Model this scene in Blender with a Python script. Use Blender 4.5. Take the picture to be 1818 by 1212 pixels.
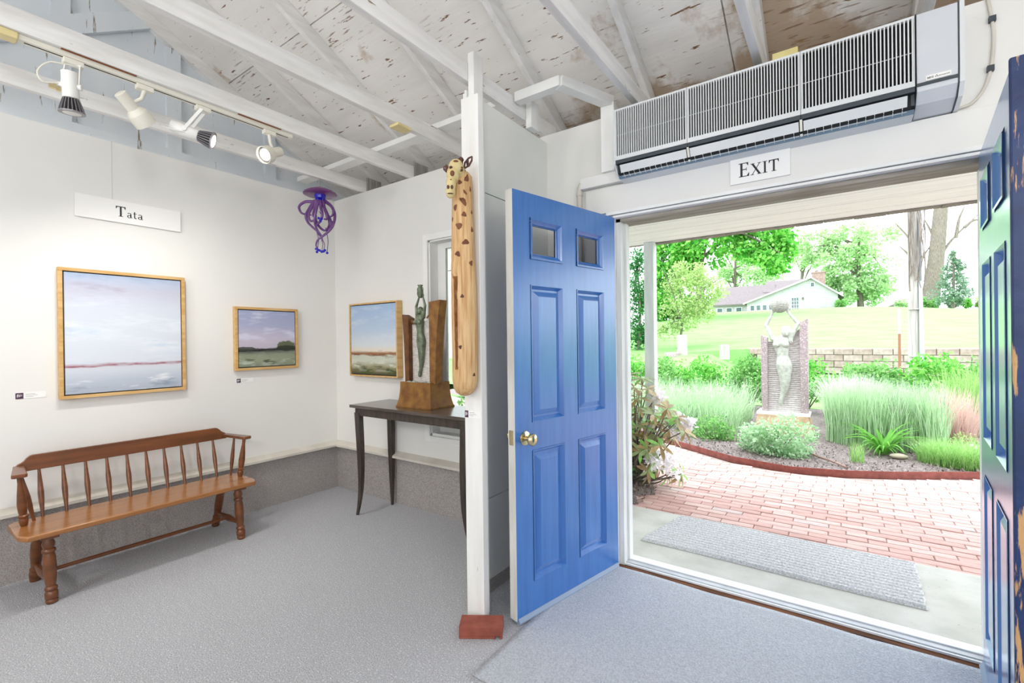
import bpy, bmesh, math, random
import numpy as np
from mathutils import Vector, Matrix, noise

for o in list(bpy.data.objects): bpy.data.objects.remove(o, do_unlink=True)
scene = bpy.context.scene
COL = scene.collection

# ------------------------------------------------------------------ camera
EYE = 1.34
cam_data = bpy.data.cameras.new('camera'); cam = bpy.data.objects.new('camera', cam_data); COL.objects.link(cam)
yaw, pit, rol = math.radians(-35.2925), math.radians(-0.1405), math.radians(-0.7254)
fwd = Vector((math.sin(yaw)*math.cos(pit), math.cos(yaw)*math.cos(pit), math.sin(pit)))
r0 = Vector((math.cos(yaw), -math.sin(yaw), 0)); u0 = r0.cross(fwd)
rgt = r0*math.cos(rol) + u0*math.sin(rol); upv = -r0*math.sin(rol) + u0*math.cos(rol)
m = Matrix.Identity(4)
for i in range(3):
    m[i][0], m[i][1], m[i][2] = rgt[i], upv[i], -fwd[i]
m[2][3] = EYE
cam.matrix_world = m
cam_data.sensor_fit = 'HORIZONTAL'; cam_data.sensor_width = 36.0
cam_data.lens = 821.1/1818*36.0; cam_data.clip_start = 0.02; cam_data.clip_end = 300
scene.camera = cam

# ------------------------------------------------------------------ sky, sun, lamps, exposure
W = bpy.data.worlds.new('overcast_sky'); scene.world = W; W.use_nodes = True
nt = W.node_tree; nt.nodes.clear()
wo = nt.nodes.new('ShaderNodeOutputWorld'); bg = nt.nodes.new('ShaderNodeBackground')
bg.inputs['Color'].default_value = (0.86, 0.93, 1.0, 1); bg.inputs['Strength'].default_value = 5.2
nt.links.new(bg.outputs[0], wo.inputs[0])

def lamp(name, typ, loc, power, color=(1, 1, 1), rot=None, aim=None, **kw):
    d = bpy.data.lights.new(name, typ); d.energy = power; d.color = color
    for k, v in kw.items(): setattr(d, k, v)
    o = bpy.data.objects.new(name, d); COL.objects.link(o); o.location = loc
    if aim is not None: o.rotation_euler = (Vector(aim)-Vector(loc)).to_track_quat('-Z', 'Y').to_euler()
    elif rot: o.rotation_euler = rot
    return o

lamp('sun', 'SUN', (2, 8, 12), 1.5, (1.0, 0.98, 0.95), aim=(2.2, 9.2, 0), angle=math.radians(35))
# unseen fill lamps added behind the viewer to brighten room and ceiling
lamp('fill_lamp_a', 'POINT', (-2.2, -1.7, 2.25), 71, (1.0, 0.985, 0.97), shadow_soft_size=0.22)
lamp('fill_lamp_b', 'POINT', (0.7, -1.5, 2.25), 85, (1.0, 0.985, 0.97), shadow_soft_size=0.22)
lamp('fill_lamp_c', 'POINT', (2.3, -0.9, 2.25), 52, (1.0, 0.985, 0.97), shadow_soft_size=0.22)
scene.view_settings.view_transform = 'Standard'
scene.view_settings.look = 'None'
scene.view_settings.gamma = 1.0
scene.view_settings.use_curve_mapping = False
scene.view_settings.exposure = 0.0
cy = scene.cycles
cy.max_bounces = 10; cy.diffuse_bounces = 6; cy.glossy_bounces = 4; cy.transmission_bounces = 8; cy.transparent_max_bounces = 12
cy.sample_clamp_indirect = 6.0; cy.caustics_reflective = False; cy.caustics_refractive = False
cy.use_denoising = True

# ------------------------------------------------------------------ helpers
PI = math.pi
def lin(c):
    c = c/255.0
    return c/12.92 if c <= 0.04045 else ((c+0.055)/1.055)**2.4
def rgb(h):
    if isinstance(h, str): h = h.lstrip('#'); h = [int(h[i:i+2], 16) for i in (0, 2, 4)]
    return (lin(h[0]), lin(h[1]), lin(h[2]), 1.0)

WM = {}
def wm(o): return WM.get(o.name, Matrix.Identity(4))

class MB:
    """collects geometry for ONE mesh"""
    def __init__(s): s.v = []; s.f = []; s.mi = []; s.T = None
    def add(s, vs, fs, mi=0):
        b = len(s.v)
        if s.T is not None: vs = [tuple(s.T @ Vector(p)) for p in vs]
        s.v.extend(tuple(p) for p in vs); s.f.extend(tuple(i+b for i in f) for f in fs); s.mi.extend([mi]*len(fs))
        return s
    def box(s, x0, x1, y0, y1, z0, z1, mi=0):
        return s.add([(x0,y0,z0),(x1,y0,z0),(x1,y1,z0),(x0,y1,z0),(x0,y0,z1),(x1,y0,z1),(x1,y1,z1),(x0,y1,z1)],
              [(0,3,2,1),(4,5,6,7),(0,1,5,4),(1,2,6,5),(2,3,7,6),(3,0,4,7)], mi)
    def bar(s, p0, p1, w, h, up=(0,0,1), mi=0):
        p0 = Vector(p0); p1 = Vector(p1); d = (p1-p0).normalized(); up = Vector(up)
        r = d.cross(up).normalized(); u = r.cross(d)
        vs = []
        for p in (p0, p1):
            for a, b in ((-1,-1),(1,-1),(1,1),(-1,1)): vs.append(p + r*(a*w/2) + u*(b*h/2))
        return s.add(vs, [(0,1,2,3),(7,6,5,4),(0,4,5,1),(1,5,6,2),(2,6,7,3),(3,7,4,0)], mi)
    def loft(s, rings, mi=0, caps=True, closed=True):
        n = len(rings[0]); vs = [p for r in rings for p in r]; fs = []
        for i in range(len(rings)-1):
            for j in range(n if closed else n-1):
                k = (j+1) % n
                fs.append((i*n+j, i*n+k, (i+1)*n+k, (i+1)*n+j))
        if caps:
            fs.append(tuple(reversed(range(n)))); fs.append(tuple(range((len(rings)-1)*n, len(rings)*n)))
        return s.add(vs, fs, mi)
    def tube(s, pts, r, n=8, mi=0, caps=True):
        pts = [Vector(p) for p in pts]; N = len(pts)
        rr = r if hasattr(r, '__len__') else [r]*N
        rings = []; ref = None
        for i in range(N):
            t = (pts[min(i+1, N-1)]-pts[max(i-1, 0)]).normalized()
            if ref is None:
                ref = Vector((0,0,1)) if abs(t.z) < 0.9 else Vector((1,0,0))
            a = (ref - t*ref.dot(t)).normalized(); b = t.cross(a); ref = a
            rings.append([pts[i] + a*(rr[i]*math.cos(2*PI*k/n)) + b*(rr[i]*math.sin(2*PI*k/n)) for k in range(n)])
        return s.loft(rings, mi, caps)
    def lathe(s, prof, p0, p1, n=16, mi=0):
        """prof: (t along p0->p1, radius)"""
        p0 = Vector(p0); p1 = Vector(p1); d = p1-p0; t = d.normalized()
        a = t.orthogonal().normalized(); b = t.cross(a)
        rings = [[p0 + d*q + a*(r*math.cos(2*PI*k/n)) + b*(r*math.sin(2*PI*k/n)) for k in range(n)] for q, r in prof]
        return s.loft(rings, mi, True)
    def prism(s, poly, axis, d0, d1, mi=0):
        def P(a, b, d): return {'x': (d,a,b), 'y': (a,d,b), 'z': (a,b,d)}[axis]
        n = len(poly); vs = [P(a,b,d0) for a,b in poly]+[P(a,b,d1) for a,b in poly]
        fs = [tuple(range(n)), tuple(reversed(range(n, 2*n)))] + [(i, i+n, (i+1)%n+n, (i+1)%n) for i in range(n)]
        return s.add(vs, fs, mi)
    def ball(s, c, r, nu=12, nv=8, mi=0, M=None):
        if not hasattr(r, '__len__'): r = (r,r,r)
        c = Vector(c); vs = []; fs = []
        for i in range(1, nv):
            th = PI*i/nv
            for j in range(nu):
                p = Vector((r[0]*math.sin(th)*math.cos(2*PI*j/nu), r[1]*math.sin(th)*math.sin(2*PI*j/nu), r[2]*math.cos(th)))
                vs.append(c + (M @ p if M is not None else p))
        top = Vector((0,0,r[2])); bot = Vector((0,0,-r[2]))
        vs += [c+(M@top if M is not None else top), c+(M@bot if M is not None else bot)]
        T = len(vs)-2; B = T+1
        for i in range(nv-2):
            for j in range(nu):
                k = (j+1) % nu
                fs.append((i*nu+j, (i+1)*nu+j, (i+1)*nu+k, i*nu+k))
        for j in range(nu):
            k = (j+1) % nu
            fs.append((T, j, k)); fs.append((B, (nv-2)*nu+k, (nv-2)*nu+j))
        return s.add(vs, fs, mi)
    def grid(s, fn, nu, nv, mi=0):
        vs = [fn(i/nu, j/nv) for j in range(nv+1) for i in range(nu+1)]
        fs = [(j*(nu+1)+i, j*(nu+1)+i+1, (j+1)*(nu+1)+i+1, (j+1)*(nu+1)+i) for j in range(nv) for i in range(nu)]
        return s.add(vs, fs, mi)
    def build(s, name, mats, parent=None, origin=None, smooth=None, bevel=0, local=False, fixn=True, kind=None, rz=0):
        me = bpy.data.meshes.new(name)
        if parent is not None and not local:
            inv = wm(parent).inverted(); vs = [inv @ Vector(p) for p in s.v]
        elif origin is not None and not local:
            oo = Vector(origin); R = Matrix.Rotation(-rz, 3, 'Z'); vs = [R @ (Vector(p)-oo) for p in s.v]
        else: vs = s.v
        me.from_pydata([tuple(p) for p in vs], [], s.f)
        if not isinstance(mats, (list, tuple)): mats = [mats]
        for q in mats: me.materials.append(q)
        if len(mats) > 1: me.polygons.foreach_set('material_index', s.mi)
        if fixn:
            b = bmesh.new(); b.from_mesh(me); bmesh.ops.recalc_face_normals(b, faces=b.faces); b.to_mesh(me); b.free()
        if smooth is not None:
            me.shade_smooth()
            if smooth < 180: me.set_sharp_from_angle(angle=math.radians(smooth))
        me.update()
        return link(name, me, parent, origin, bevel, kind, rz)

def link(name, me, parent=None, origin=None, bevel=0, kind=None, rz=0):
    o = bpy.data.objects.new(name, me); COL.objects.link(o)
    M = Matrix.Identity(4)
    if parent is not None:
        o.parent = parent; M = wm(parent)
    elif origin is not None:
        o.location = origin; o.rotation_euler = (0, 0, rz)
        M = Matrix.Translation(origin) @ Matrix.Rotation(rz, 4, 'Z')
    WM[o.name] = M
    if bevel:
        md = o.modifiers.new('bevel', 'BEVEL'); md.width = bevel; md.segments = 2; md.limit_method = 'ANGLE'; md.angle_limit = math.radians(40)
    if kind: o['kind'] = kind
    return o

def thing(name, label, cat, loc=(0,0,0), rz=0, group=None, kind=None):
    o = bpy.data.objects.new(name, None); COL.objects.link(o); o.location = loc; o.rotation_euler = (0,0,rz)
    o.empty_display_size = 0.1
    WM[o.name] = Matrix.Translation(loc) @ Matrix.Rotation(rz, 4, 'Z')
    return tag(o, label, cat, group, kind)
def tag(o, label=None, cat=None, group=None, kind=None):
    if label: o['label'] = label
    if cat: o['category'] = cat
    if group: o['group'] = group
    if kind: o['kind'] = kind
    return o
def structure(o, label=None):
    o['kind'] = 'structure'
    if label: o['label'] = label
    return o
def clone(src, loc, rz=0, label=None, group=None):
    def cp(o, par):
        c = o.copy(); COL.objects.link(c)
        if par is not None: c.parent = par
        for ch in list(o.children): cp(ch, c)
        return c
    r = cp(src, None); r.location = loc; r.rotation_euler = (0,0,rz)
    if label: r['label'] = label
    if group: r['group'] = group
    return r

# ------------------------------------------------------------------ materials
def mat(name, col, rough=0.6, col2=None, scale=8.0, detail=4.0, stretch=(1,1,1), lo=0.35, hi=0.65, bump=0.0, bscale=None, bdist=0.01,
        metal=0.0, spec=0.5, coat=0.0, trans=0.0, emit=None, estr=0.0, sss=0.0, ior=1.45, island=None, flecks=None, translucent=0.0):
    """procedural material: two colours mixed by stretched noise, optional third fleck colour, per-island tint, noise bump"""
    M = bpy.data.materials.new(name); M.use_nodes = True
    n = M.node_tree; N = n.nodes; L = n.links
    P = N['Principled BSDF']
    P.inputs['Roughness'].default_value = rough; P.inputs['Metallic'].default_value = metal
    P.inputs['Specular IOR Level'].default_value = spec; P.inputs['Coat Weight'].default_value = coat; P.inputs['Coat Roughness'].default_value = 0.22
    P.inputs['Transmission Weight'].default_value = trans; P.inputs['IOR'].default_value = ior
    c1 = rgb(col); P.inputs['Base Color'].default_value = c1
    tc = N.new('ShaderNodeTexCoord'); mp = N.new('ShaderNodeMapping'); mp.inputs['Scale'].default_value = stretch
    L.new(tc.outputs['Object'], mp.inputs['Vector'])
    out = None
    def nz(sc, det):
        q = N.new('ShaderNodeTexNoise'); q.inputs['Scale'].default_value = sc; q.inputs['Detail'].default_value = det
        L.new(mp.outputs[0], q.inputs['Vector']); return q
    def ramp(src, a, b):
        q = N.new('ShaderNodeMapRange'); q.inputs['From Min'].default_value = a; q.inputs['From Max'].default_value = b
        L.new(src, q.inputs['Value']); return q.outputs[0]
    def mix(fac, a, b, typ='MIX'):
        q = N.new('ShaderNodeMix'); q.data_type = 'RGBA'; q.blend_type = typ
        L.new(fac, q.inputs['Factor']) if not isinstance(fac, float) else setattr(q.inputs['Factor'], 'default_value', fac)
        for sock, val in ((q.inputs['A'], a), (q.inputs['B'], b)):
            if isinstance(val, tuple): sock.default_value = val
            else: L.new(val, sock)
        return q.outputs['Result']
    if col2 is not None:
        out = mix(ramp(nz(scale, detail).outputs['Fac'], lo, hi), c1, rgb(col2))
    if island is not None:
        g = N.new('ShaderNodeNewGeometry')
        out = mix(g.outputs['Random Per Island'], out if out is not None else c1, rgb(island))
    if flecks is not None:   # (colour, scale, threshold, stretch)
        fc, fs, th, st = flecks
        mp2 = N.new('ShaderNodeMapping'); mp2.inputs['Scale'].default_value = st; L.new(tc.outputs['Object'], mp2.inputs['Vector'])
        q = N.new('ShaderNodeTexNoise'); q.inputs['Scale'].default_value = fs; q.inputs['Detail'].default_value = 5; q.inputs['Roughness'].default_value = 0.6
        L.new(mp2.outputs[0], q.inputs['Vector'])
        out = mix(ramp(q.outputs['Fac'], th, th+0.04), out if out is not None else c1, rgb(fc))
    if out is not None: L.new(out, P.inputs['Base Color'])
    if bump:
        q = nz(bscale or scale, 6); B = N.new('ShaderNodeBump'); B.inputs['Strength'].default_value = bump; B.inputs['Distance'].default_value = bdist
        L.new(q.outputs['Fac'], B.inputs['Height']); L.new(B.outputs[0], P.inputs['Normal'])
    if emit is not None:
        P.inputs['Emission Color'].default_value = rgb(emit); P.inputs['Emission Strength'].default_value = estr
    if translucent:
        T = N.new('ShaderNodeBsdfTranslucent'); S = N.new('ShaderNodeMixShader'); S.inputs[0].default_value = translucent
        if out is not None: L.new(out, T.inputs['Color'])
        else: T.inputs['Color'].default_value = c1
        L.new(P.outputs[0], S.inputs[1]); L.new(T.outputs[0], S.inputs[2]); L.new(S.outputs[0], N['Material Output'].inputs['Surface'])
    return M
# ------------------------------------------------------------------ interior materials
m_wall = mat('wall_paint', 'e9e8e4', 0.75, 'e3e2df', 1.2, bump=0.05, bscale=60, bdist=0.002)
m_gable = mat('gable_paint', 'dee3e7', 0.7, 'd3dae0', 3, stretch=(1,1,0.2), bump=0.12, bscale=30, bdist=0.004, flecks=('8b7f70', 5.5, 0.635, (1,5,0.6)))
m_beam = mat('beam_paint', 'ecebe9', 0.65, 'dedcd9', 6, stretch=(4,0.6,4), bump=0.15, bscale=25, bdist=0.003, flecks=('8a7768', 14, 0.68, (2.5,0.5,2.5)))
m_part = mat('partition_paint', 'e8e9e4', 0.7, 'e0e2dc', 2, bump=0.05, bscale=40, bdist=0.002)
m_post = mat('post_paint', 'eeeeec', 0.6, 'e2e0dc', 4, stretch=(3,3,0.4), bump=0.08, bscale=20, bdist=0.003, flecks=('a3876c', 6, 0.72, (6,6,1)))
m_trim = mat('trim_paint', 'd9d4ca', 0.5, 'cbc5b9', 5, bump=0.06, bscale=25, bdist=0.003)
m_white = mat('white_trim', 'f0f0ee', 0.5, 'e7e7e5', 4)
m_ext = mat('exterior_paint', 'e9eae6', 0.7, 'dcdeda', 4)

def ply_mat():
    M = mat('ceiling_plywood', 'efece8', 0.75, 'e6e3de', 3.5, stretch=(0.35,2.2,2.2), bump=0.35, bscale=14, bdist=0.006, flecks=('7a5a40', 11, 0.635, (0.8,4.2,4.2)))
    n = M.node_tree; N = n.nodes; L = n.links; P = N['Principled BSDF']
    src = P.inputs['Base Color'].links[0].from_socket
    tc = N.new('ShaderNodeTexCoord'); sx = N.new('ShaderNodeSeparateXYZ'); L.new(tc.outputs['Object'], sx.inputs[0])
    # old water stains along the eave (a property of the boards)
    a = N.new('ShaderNodeMapRange'); a.inputs['From Min'].default_value = 1.8; a.inputs['From Max'].default_value = 2.9; L.new(sx.outputs['Y'], a.inputs['Value'])
    b = N.new('ShaderNodeMapRange'); b.inputs['From Min'].default_value = -2.0; b.inputs['From Max'].default_value = -0.6; b.inputs['To Min'].default_value = 0.25; L.new(sx.outputs['X'], b.inputs['Value'])
    mm = N.new('ShaderNodeMath'); mm.operation = 'MULTIPLY'; L.new(a.outputs[0], mm.inputs[0]); L.new(b.outputs[0], mm.inputs[1])
    q = N.new('ShaderNodeTexNoise'); q.inputs['Scale'].default_value = 2.6; q.inputs['Detail'].default_value = 7; q.inputs['Roughness'].default_value = 0.62
    mp = N.new('ShaderNodeMapping'); mp.inputs['Scale'].default_value = (1.0,0.8,0.8); L.new(tc.outputs['Object'], mp.inputs[0]); L.new(mp.outputs[0], q.inputs['Vector'])
    ad = N.new('ShaderNodeMath'); ad.operation = 'MULTIPLY_ADD'; L.new(mm.outputs[0], ad.inputs[0]); ad.inputs[1].default_value = 0.27; L.new(q.outputs['Fac'], ad.inputs[2])
    r = N.new('ShaderNodeMapRange'); r.inputs['From Min'].default_value = 0.64; r.inputs['From Max'].default_value = 0.74; L.new(ad.outputs[0], r.inputs['Value'])
    mx = N.new('ShaderNodeMix'); mx.data_type = 'RGBA'; mx.inputs['B'].default_value = rgb('a88a66')
    s = N.new('ShaderNodeMath'); s.operation = 'MULTIPLY'; s.inputs[1].default_value = 0.75; L.new(r.outputs[0], s.inputs[0])
    L.new(s.outputs[0], mx.inputs['Factor']); L.new(src, mx.inputs['A']); L.new(mx.outputs['Result'], P.inputs['Base Color'])
    # fine checking of the old paint, in patches
    def nz2(sc, st, det):
        mp = N.new('ShaderNodeMapping'); mp.inputs['Scale'].default_value = st; L.new(tc.outputs['Object'], mp.inputs[0])
        q = N.new('ShaderNodeTexNoise'); q.inputs['Scale'].default_value = sc; q.inputs['Detail'].default_value = det; L.new(mp.outputs[0], q.inputs['Vector']); return q.outputs['Fac']
    def rng_(src, lo, hi, top):
        r = N.new('ShaderNodeMapRange'); r.inputs['From Min'].default_value = lo; r.inputs['From Max'].default_value = hi; r.inputs['To Max'].default_value = top; L.new(src, r.inputs['Value']); return r.outputs[0]
    k = N.new('ShaderNodeMath'); k.operation = 'MULTIPLY'
    L.new(rng_(nz2(24, (0.35, 3.0, 3.0), 3), 0.60, 0.66, 0.75), k.inputs[0]); L.new(rng_(nz2(1.6, (1, 1, 1), 2), 0.54, 0.64, 1.0), k.inputs[1])
    m2 = N.new('ShaderNodeMix'); m2.data_type = 'RGBA'; m2.inputs['B'].default_value = rgb('7d6149')
    L.new(k.outputs[0], m2.inputs['Factor']); L.new(mx.outputs['Result'], m2.inputs['A']); L.new(m2.outputs['Result'], P.inputs['Base Color'])
    return M
m_ply = ply_mat()
m_carpet = mat('carpet', 'cecfd4', 0.95, 'a4a5ab', 170, detail=4, lo=0.3, hi=0.7, bump=0.9, bscale=170, bdist=0.01, spec=0.1, flecks=('e0e0e1', 120, 0.58, (1,1,1)))
m_kick = mat('carpet_kick', 'b9b3b0', 0.95, '928d8b', 170, detail=3, lo=0.35, hi=0.65, bump=0.8, bscale=240, bdist=0.006, spec=0.1, flecks=('b5aca6', 150, 0.60, (1,1,1)))
m_rug = mat('entry_carpet', 'd2d5db', 0.95, 'aeb2ba', 150, detail=4, lo=0.3, hi=0.7, bump=0.9, bscale=170, bdist=0.01, spec=0.1)

XL, YB, WT = -3.842, 2.582, 2.66
XG = -3.99
def roof_z(y): return 4.307 - 0.523*y if y > -0.8 else 4.7254 + 0.523*(y+0.8)

# ------------------------------------------------------------------ room shell
b = MB().box(-4.0, 3.4, -4.4, 2.60, -0.12, 0.0)
structure(b.build('floor', m_carpet))
b = MB().box(XG-0.03, XL, -4.35, YB+0.14, -0.12, WT)
structure(b.build('wall_left', m_wall))

wx0, wx1, wz0, wz1 = -2.615, -1.86, 0.605, 2.125     # window opening
dx0, dx1, dz1 = -1.078, 0.512, 2.065                 # door opening
b = MB()
for a in ((XL, wx0, -0.12, WT), (wx1, dx0, -0.12, WT), (wx0, wx1, -0.12, wz0), (wx0, wx1, wz1, WT), (dx0, dx1, dz1, WT), (dx1, 3.4, -0.12, WT)):
    b.box(a[0], a[1], YB, YB+0.14, a[2], a[3])
wb = structure(b.build('wall_back', m_wall))
MB().box(XG, 3.4, 3.12, 3.15, 2.60, 2.655).build('eave_board', m_ply, wb)
MB().box(XG, 3.4, YB+0.141, 3.12, 2.60, 2.63).build('eave_floor', m_ply, wb)
# right and rear walls, with unseen openings added to let sky light in
b = MB()
for a in ((-4.4, -2.4, -0.12, WT), (-2.4, -1.2, -0.12, 0.9), (-2.4, -1.2, 2.1, WT), (-1.2, YB, -0.12, WT)):
    b.box(3.26, 3.4, a[0], a[1], a[2], a[3])
structure(b.build('wall_right', m_wall))
b = MB()
for a in ((XL, -0.6, -0.12, WT), (-0.6, 1.4, -0.12, 0.9), (-0.6, 1.4, 2.2, WT), (1.4, 3.4, -0.12, WT)):
    b.box(a[0], a[1], -4.4, -4.26, a[2], a[3])
structure(b.build('wall_rear', m_wall))
# gable ends
for nm, x in (('wall_gable_left', XG-0.03), ('wall_gable_right', 3.3)):
    poly = [(-4.35, WT), (3.10, WT), (3.10, roof_z(3.10)), (-0.8, roof_z(-0.8)), (-4.35, roof_z(-4.35))]
    g = structure(MB().prism(poly, 'x', x, x+0.03).build(nm, m_gable))
    if 'left' in nm: gable = g
def part(name, mb, m, parent, **k): return mb.build(name, m, parent, **k)
part('gable_plate', MB().box(XG, XG+0.04, -4.2, YB, WT, WT+0.097), m_gable, gable)
for y in (2.05, 1.35, 0.75, 0.1, -0.5): part('gable_stud', MB().box(XG, XG+0.036, y-0.045, y+0.045, WT+0.097, roof_z(y)-0.10), m_gable, gable)
part('gable_rafter', MB().prism([(3.0, roof_z(3.0)-0.002), (-0.8, roof_z(-0.8)-0.002), (-0.8, roof_z(-0.8)-0.1), (2.9, roof_z(2.9)-0.1)], 'x', XG, XG+0.05), m_beam, gable)
part('gable_brace', MB().prism([(1.174, 3.677), (-0.35, 2.72), (-0.14, 2.72), (1.246, 3.594)], 'x', XG+0.001, XG+0.044), m_gable, gable)

# ceiling: roof boards with joints, rafters and ceiling joists
ceil = structure(MB().prism([(3.16, roof_z(3.16)+0.02), (-0.8, roof_z(-0.8)+0.02), (-4.5, roof_z(-4.5)+0.02), (-4.5, roof_z(-4.5)+0.05), (-0.8, roof_z(-0.8)+0.05), (3.16, roof_z(3.16)+0.05)], 'x', XG-0.15, 3.45).build('ceiling', m_ply))
ys = [3.15, 1.72, 0.63, -0.8]
for i in range(3):
    off = 0.0 if i % 2 else -1.22
    x = XG-0.13+off
    while x < 3.4:
        xa, xb = max(x, XG-0.13), min(x+2.436, 3.43)
        if xb > xa+0.05:
            y1, y0 = ys[i]-0.004, ys[i+1]+0.004
            part('plywood_sheet', MB().prism([(y1, roof_z(y1)), (y0, roof_z(y0)), (y0, roof_z(y0)+0.018), (y1, roof_z(y1)+0.018)], 'x', xa+0.002, xb-0.002), m_ply, ceil)
        x += 2.44
JX = [-3.39, -2.79, -2.165, -1.53, -0.905, -0.29, 0.325, 0.94, 1.55, 2.16, 2.77]
for i, x in enumerate(JX):
    yend = 2.86 if i != 3 else 2.70
    part('joist', MB().box(x-0.038, x, -4.2, yend, WT, WT+0.095), m_beam, ceil, bevel=0.003)
    part('rafter', MB().prism([(3.10, roof_z(3.10)-0.001), (-0.8, roof_z(-0.8)-0.001), (-0.8, roof_z(-0.8)-0.1), (2.95, roof_z(2.95)-0.1), (3.08, roof_z(3.08)-0.08)], 'x', x-0.040, x-0.002), m_beam, ceil, bevel=0.003)
m_galv = mat('galvanised_plate', 'b9b7b2', 0.5, '98938c', 90, stretch=(1,1,0.05), metal=0.4)
for x in (JX[0], JX[1], JX[2]):
    b = MB()
    for k in range(9): b.box(x, x+0.004, 2.60+k*0.018, 2.612+k*0.018, 2.67, 2.79)
    part('nail_plate', b, m_galv, ceil)
part('cross_board', MB().box(-3.87, -1.57, 2.235, 2.325, WT+0.096, WT+0.134), m_white, ceil, bevel=0.003)
m_cream = mat('cream_block', 'e8d9a8', 0.7, 'd9c88f', 6)
part('junction_cover', MB().box(-2.226, -2.146, 1.88, 1.99, 2.643, 2.6595), m_cream, ceil, bevel=0.004)
m_bare = mat('bare_wood', '8a5734', 0.8)
for a, c in ((0.53, 0.80), (1.27, 1.52)): part('bare_strip', MB().box(-2.809, -2.797, a, c, 2.657, 2.6598), m_bare, ceil)

# partition with its post and blocks
pt = structure(MB().box(-1.558, -1.545, 1.795, YB, 0, 2.60).build('wall_partition', m_part))
for z0, z1 in ((0.065, 0.495), (0.5, 2.125), (2.13, 2.612)): part('partition_panel', MB().box(-1.545, -1.533, 1.79, YB, z0, z1), m_part, pt, bevel=0.0015)
part('carpet_strip', MB().box(-1.545, -1.528, 1.79, YB, 0, 0.063), m_kick, pt)
part('post', MB().box(-1.477, -1.372, 1.685, 1.725, 0, 2.502), m_post, pt, bevel=0.003)
part('backing_stud', MB().box(-1.505, -1.42, 1.725, 1.79, 0, 2.49), m_post, pt)
part('upper_stud', MB().box(-1.528, -1.490, 1.80, 1.875, 2.50, 2.80), m_post, pt, bevel=0.003)
part('block', MB().box(-1.528, -1.488, 2.33, 2.42, 2.612, 2.775), m_post, pt, bevel=0.003)

# carpeted kick and sloping ledge
structure(MB().box(XL, XL+0.008, -4.2, YB, 0, 0.39).build('baseboard_left', m_kick))
structure(MB().box(XL+0.008, -1.57, YB-0.008, YB, 0, 0.39).build('baseboard_back', m_kick))
structure(MB().prism([(XL, 0.432), (XL+0.012, 0.430), (XL+0.062, 0.406), (XL+0.062, 0.388), (XL, 0.388)], 'y', -4.2, YB).build('trim_1', m_trim))
structure(MB().prism([(YB, 0.432), (YB-0.012, 0.430), (YB-0.062, 0.406), (YB-0.062, 0.388), (YB, 0.388)], 'x', XL+0.02, -1.57).build('trim_2', m_trim))
# header board above the door
structure(MB().box(-1.25, 3.2, YB-0.02, YB, 2.085, 2.236).build('trim_3', m_wall, bevel=0.002))
tr = structure(MB().box(dx0-0.04, dx1+0.04, YB-0.028, YB+0.02, 2.066, 2.085).build('trim_4', m_white, bevel=0.002))
part('drip_strip', MB().box(dx0, dx1, YB-0.02, YB+0.03, 2.05, 2.062), m_white, tr)

# door frame and threshold
m_jamb = mat('jamb_paint', 'e3e4e3', 0.55, 'd3d4d2', 5, stretch=(4,4,0.5), bump=0.1, bscale=14, bdist=0.003)
m_head = mat('weathered_head', 'aea59a', 0.75, '8d8378', 6, stretch=(0.6,5,5))
fr = structure(MB().box(dx0, dx0+0.03, 2.605, 2.745, -0.02, 2.05).build('trim_5', m_jamb, bevel=0.002))
part('jamb', MB().box(dx1-0.03, dx1, 2.605, 2.745, -0.02, 2.05), m_jamb, fr)
part('head', MB().box(dx0, dx1, 2.605, 2.745, 2.03, 2.05), m_head, fr)
part('stop_bead', MB().box(dx0+0.03, dx0+0.042, 2.66, 2.70, 0.02, 2.03), m_jamb, fr)
m_alu = mat('sill_white', 'edeff0', 0.5, 'dde0e3', 9, stretch=(0.3,3,3))
m_alug = mat('sill_grey', 'c4c7cc', 0.45, 'b2b6bb', 9)
m_rot = mat('worn_wood', '7a4722', 0.85, '4a2a12', 12, stretch=(0.5,6,6), bump=0.5, bscale=30)
th = structure(MB().prism([(2.665, 0.0), (2.665, 0.022), (2.745, 0.012), (2.765, -0.045), (2.665, -0.045)], 'x', dx0, dx1).build('threshold', m_alu, bevel=0.002))
th['kind'] = 'structure'
part('sill_channel', MB().box(dx0, dx1, 2.630, 2.663, -0.02, 0.016), m_alug, th)
part('sill_lip', MB().box(dx0, dx1, 2.612, 2.622, -0.02, 0.013), m_alu, th)
part('wood_strip', MB().box(dx0, dx1, 2.575, 2.611, -0.02, 0.004), m_rot, th)

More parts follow.
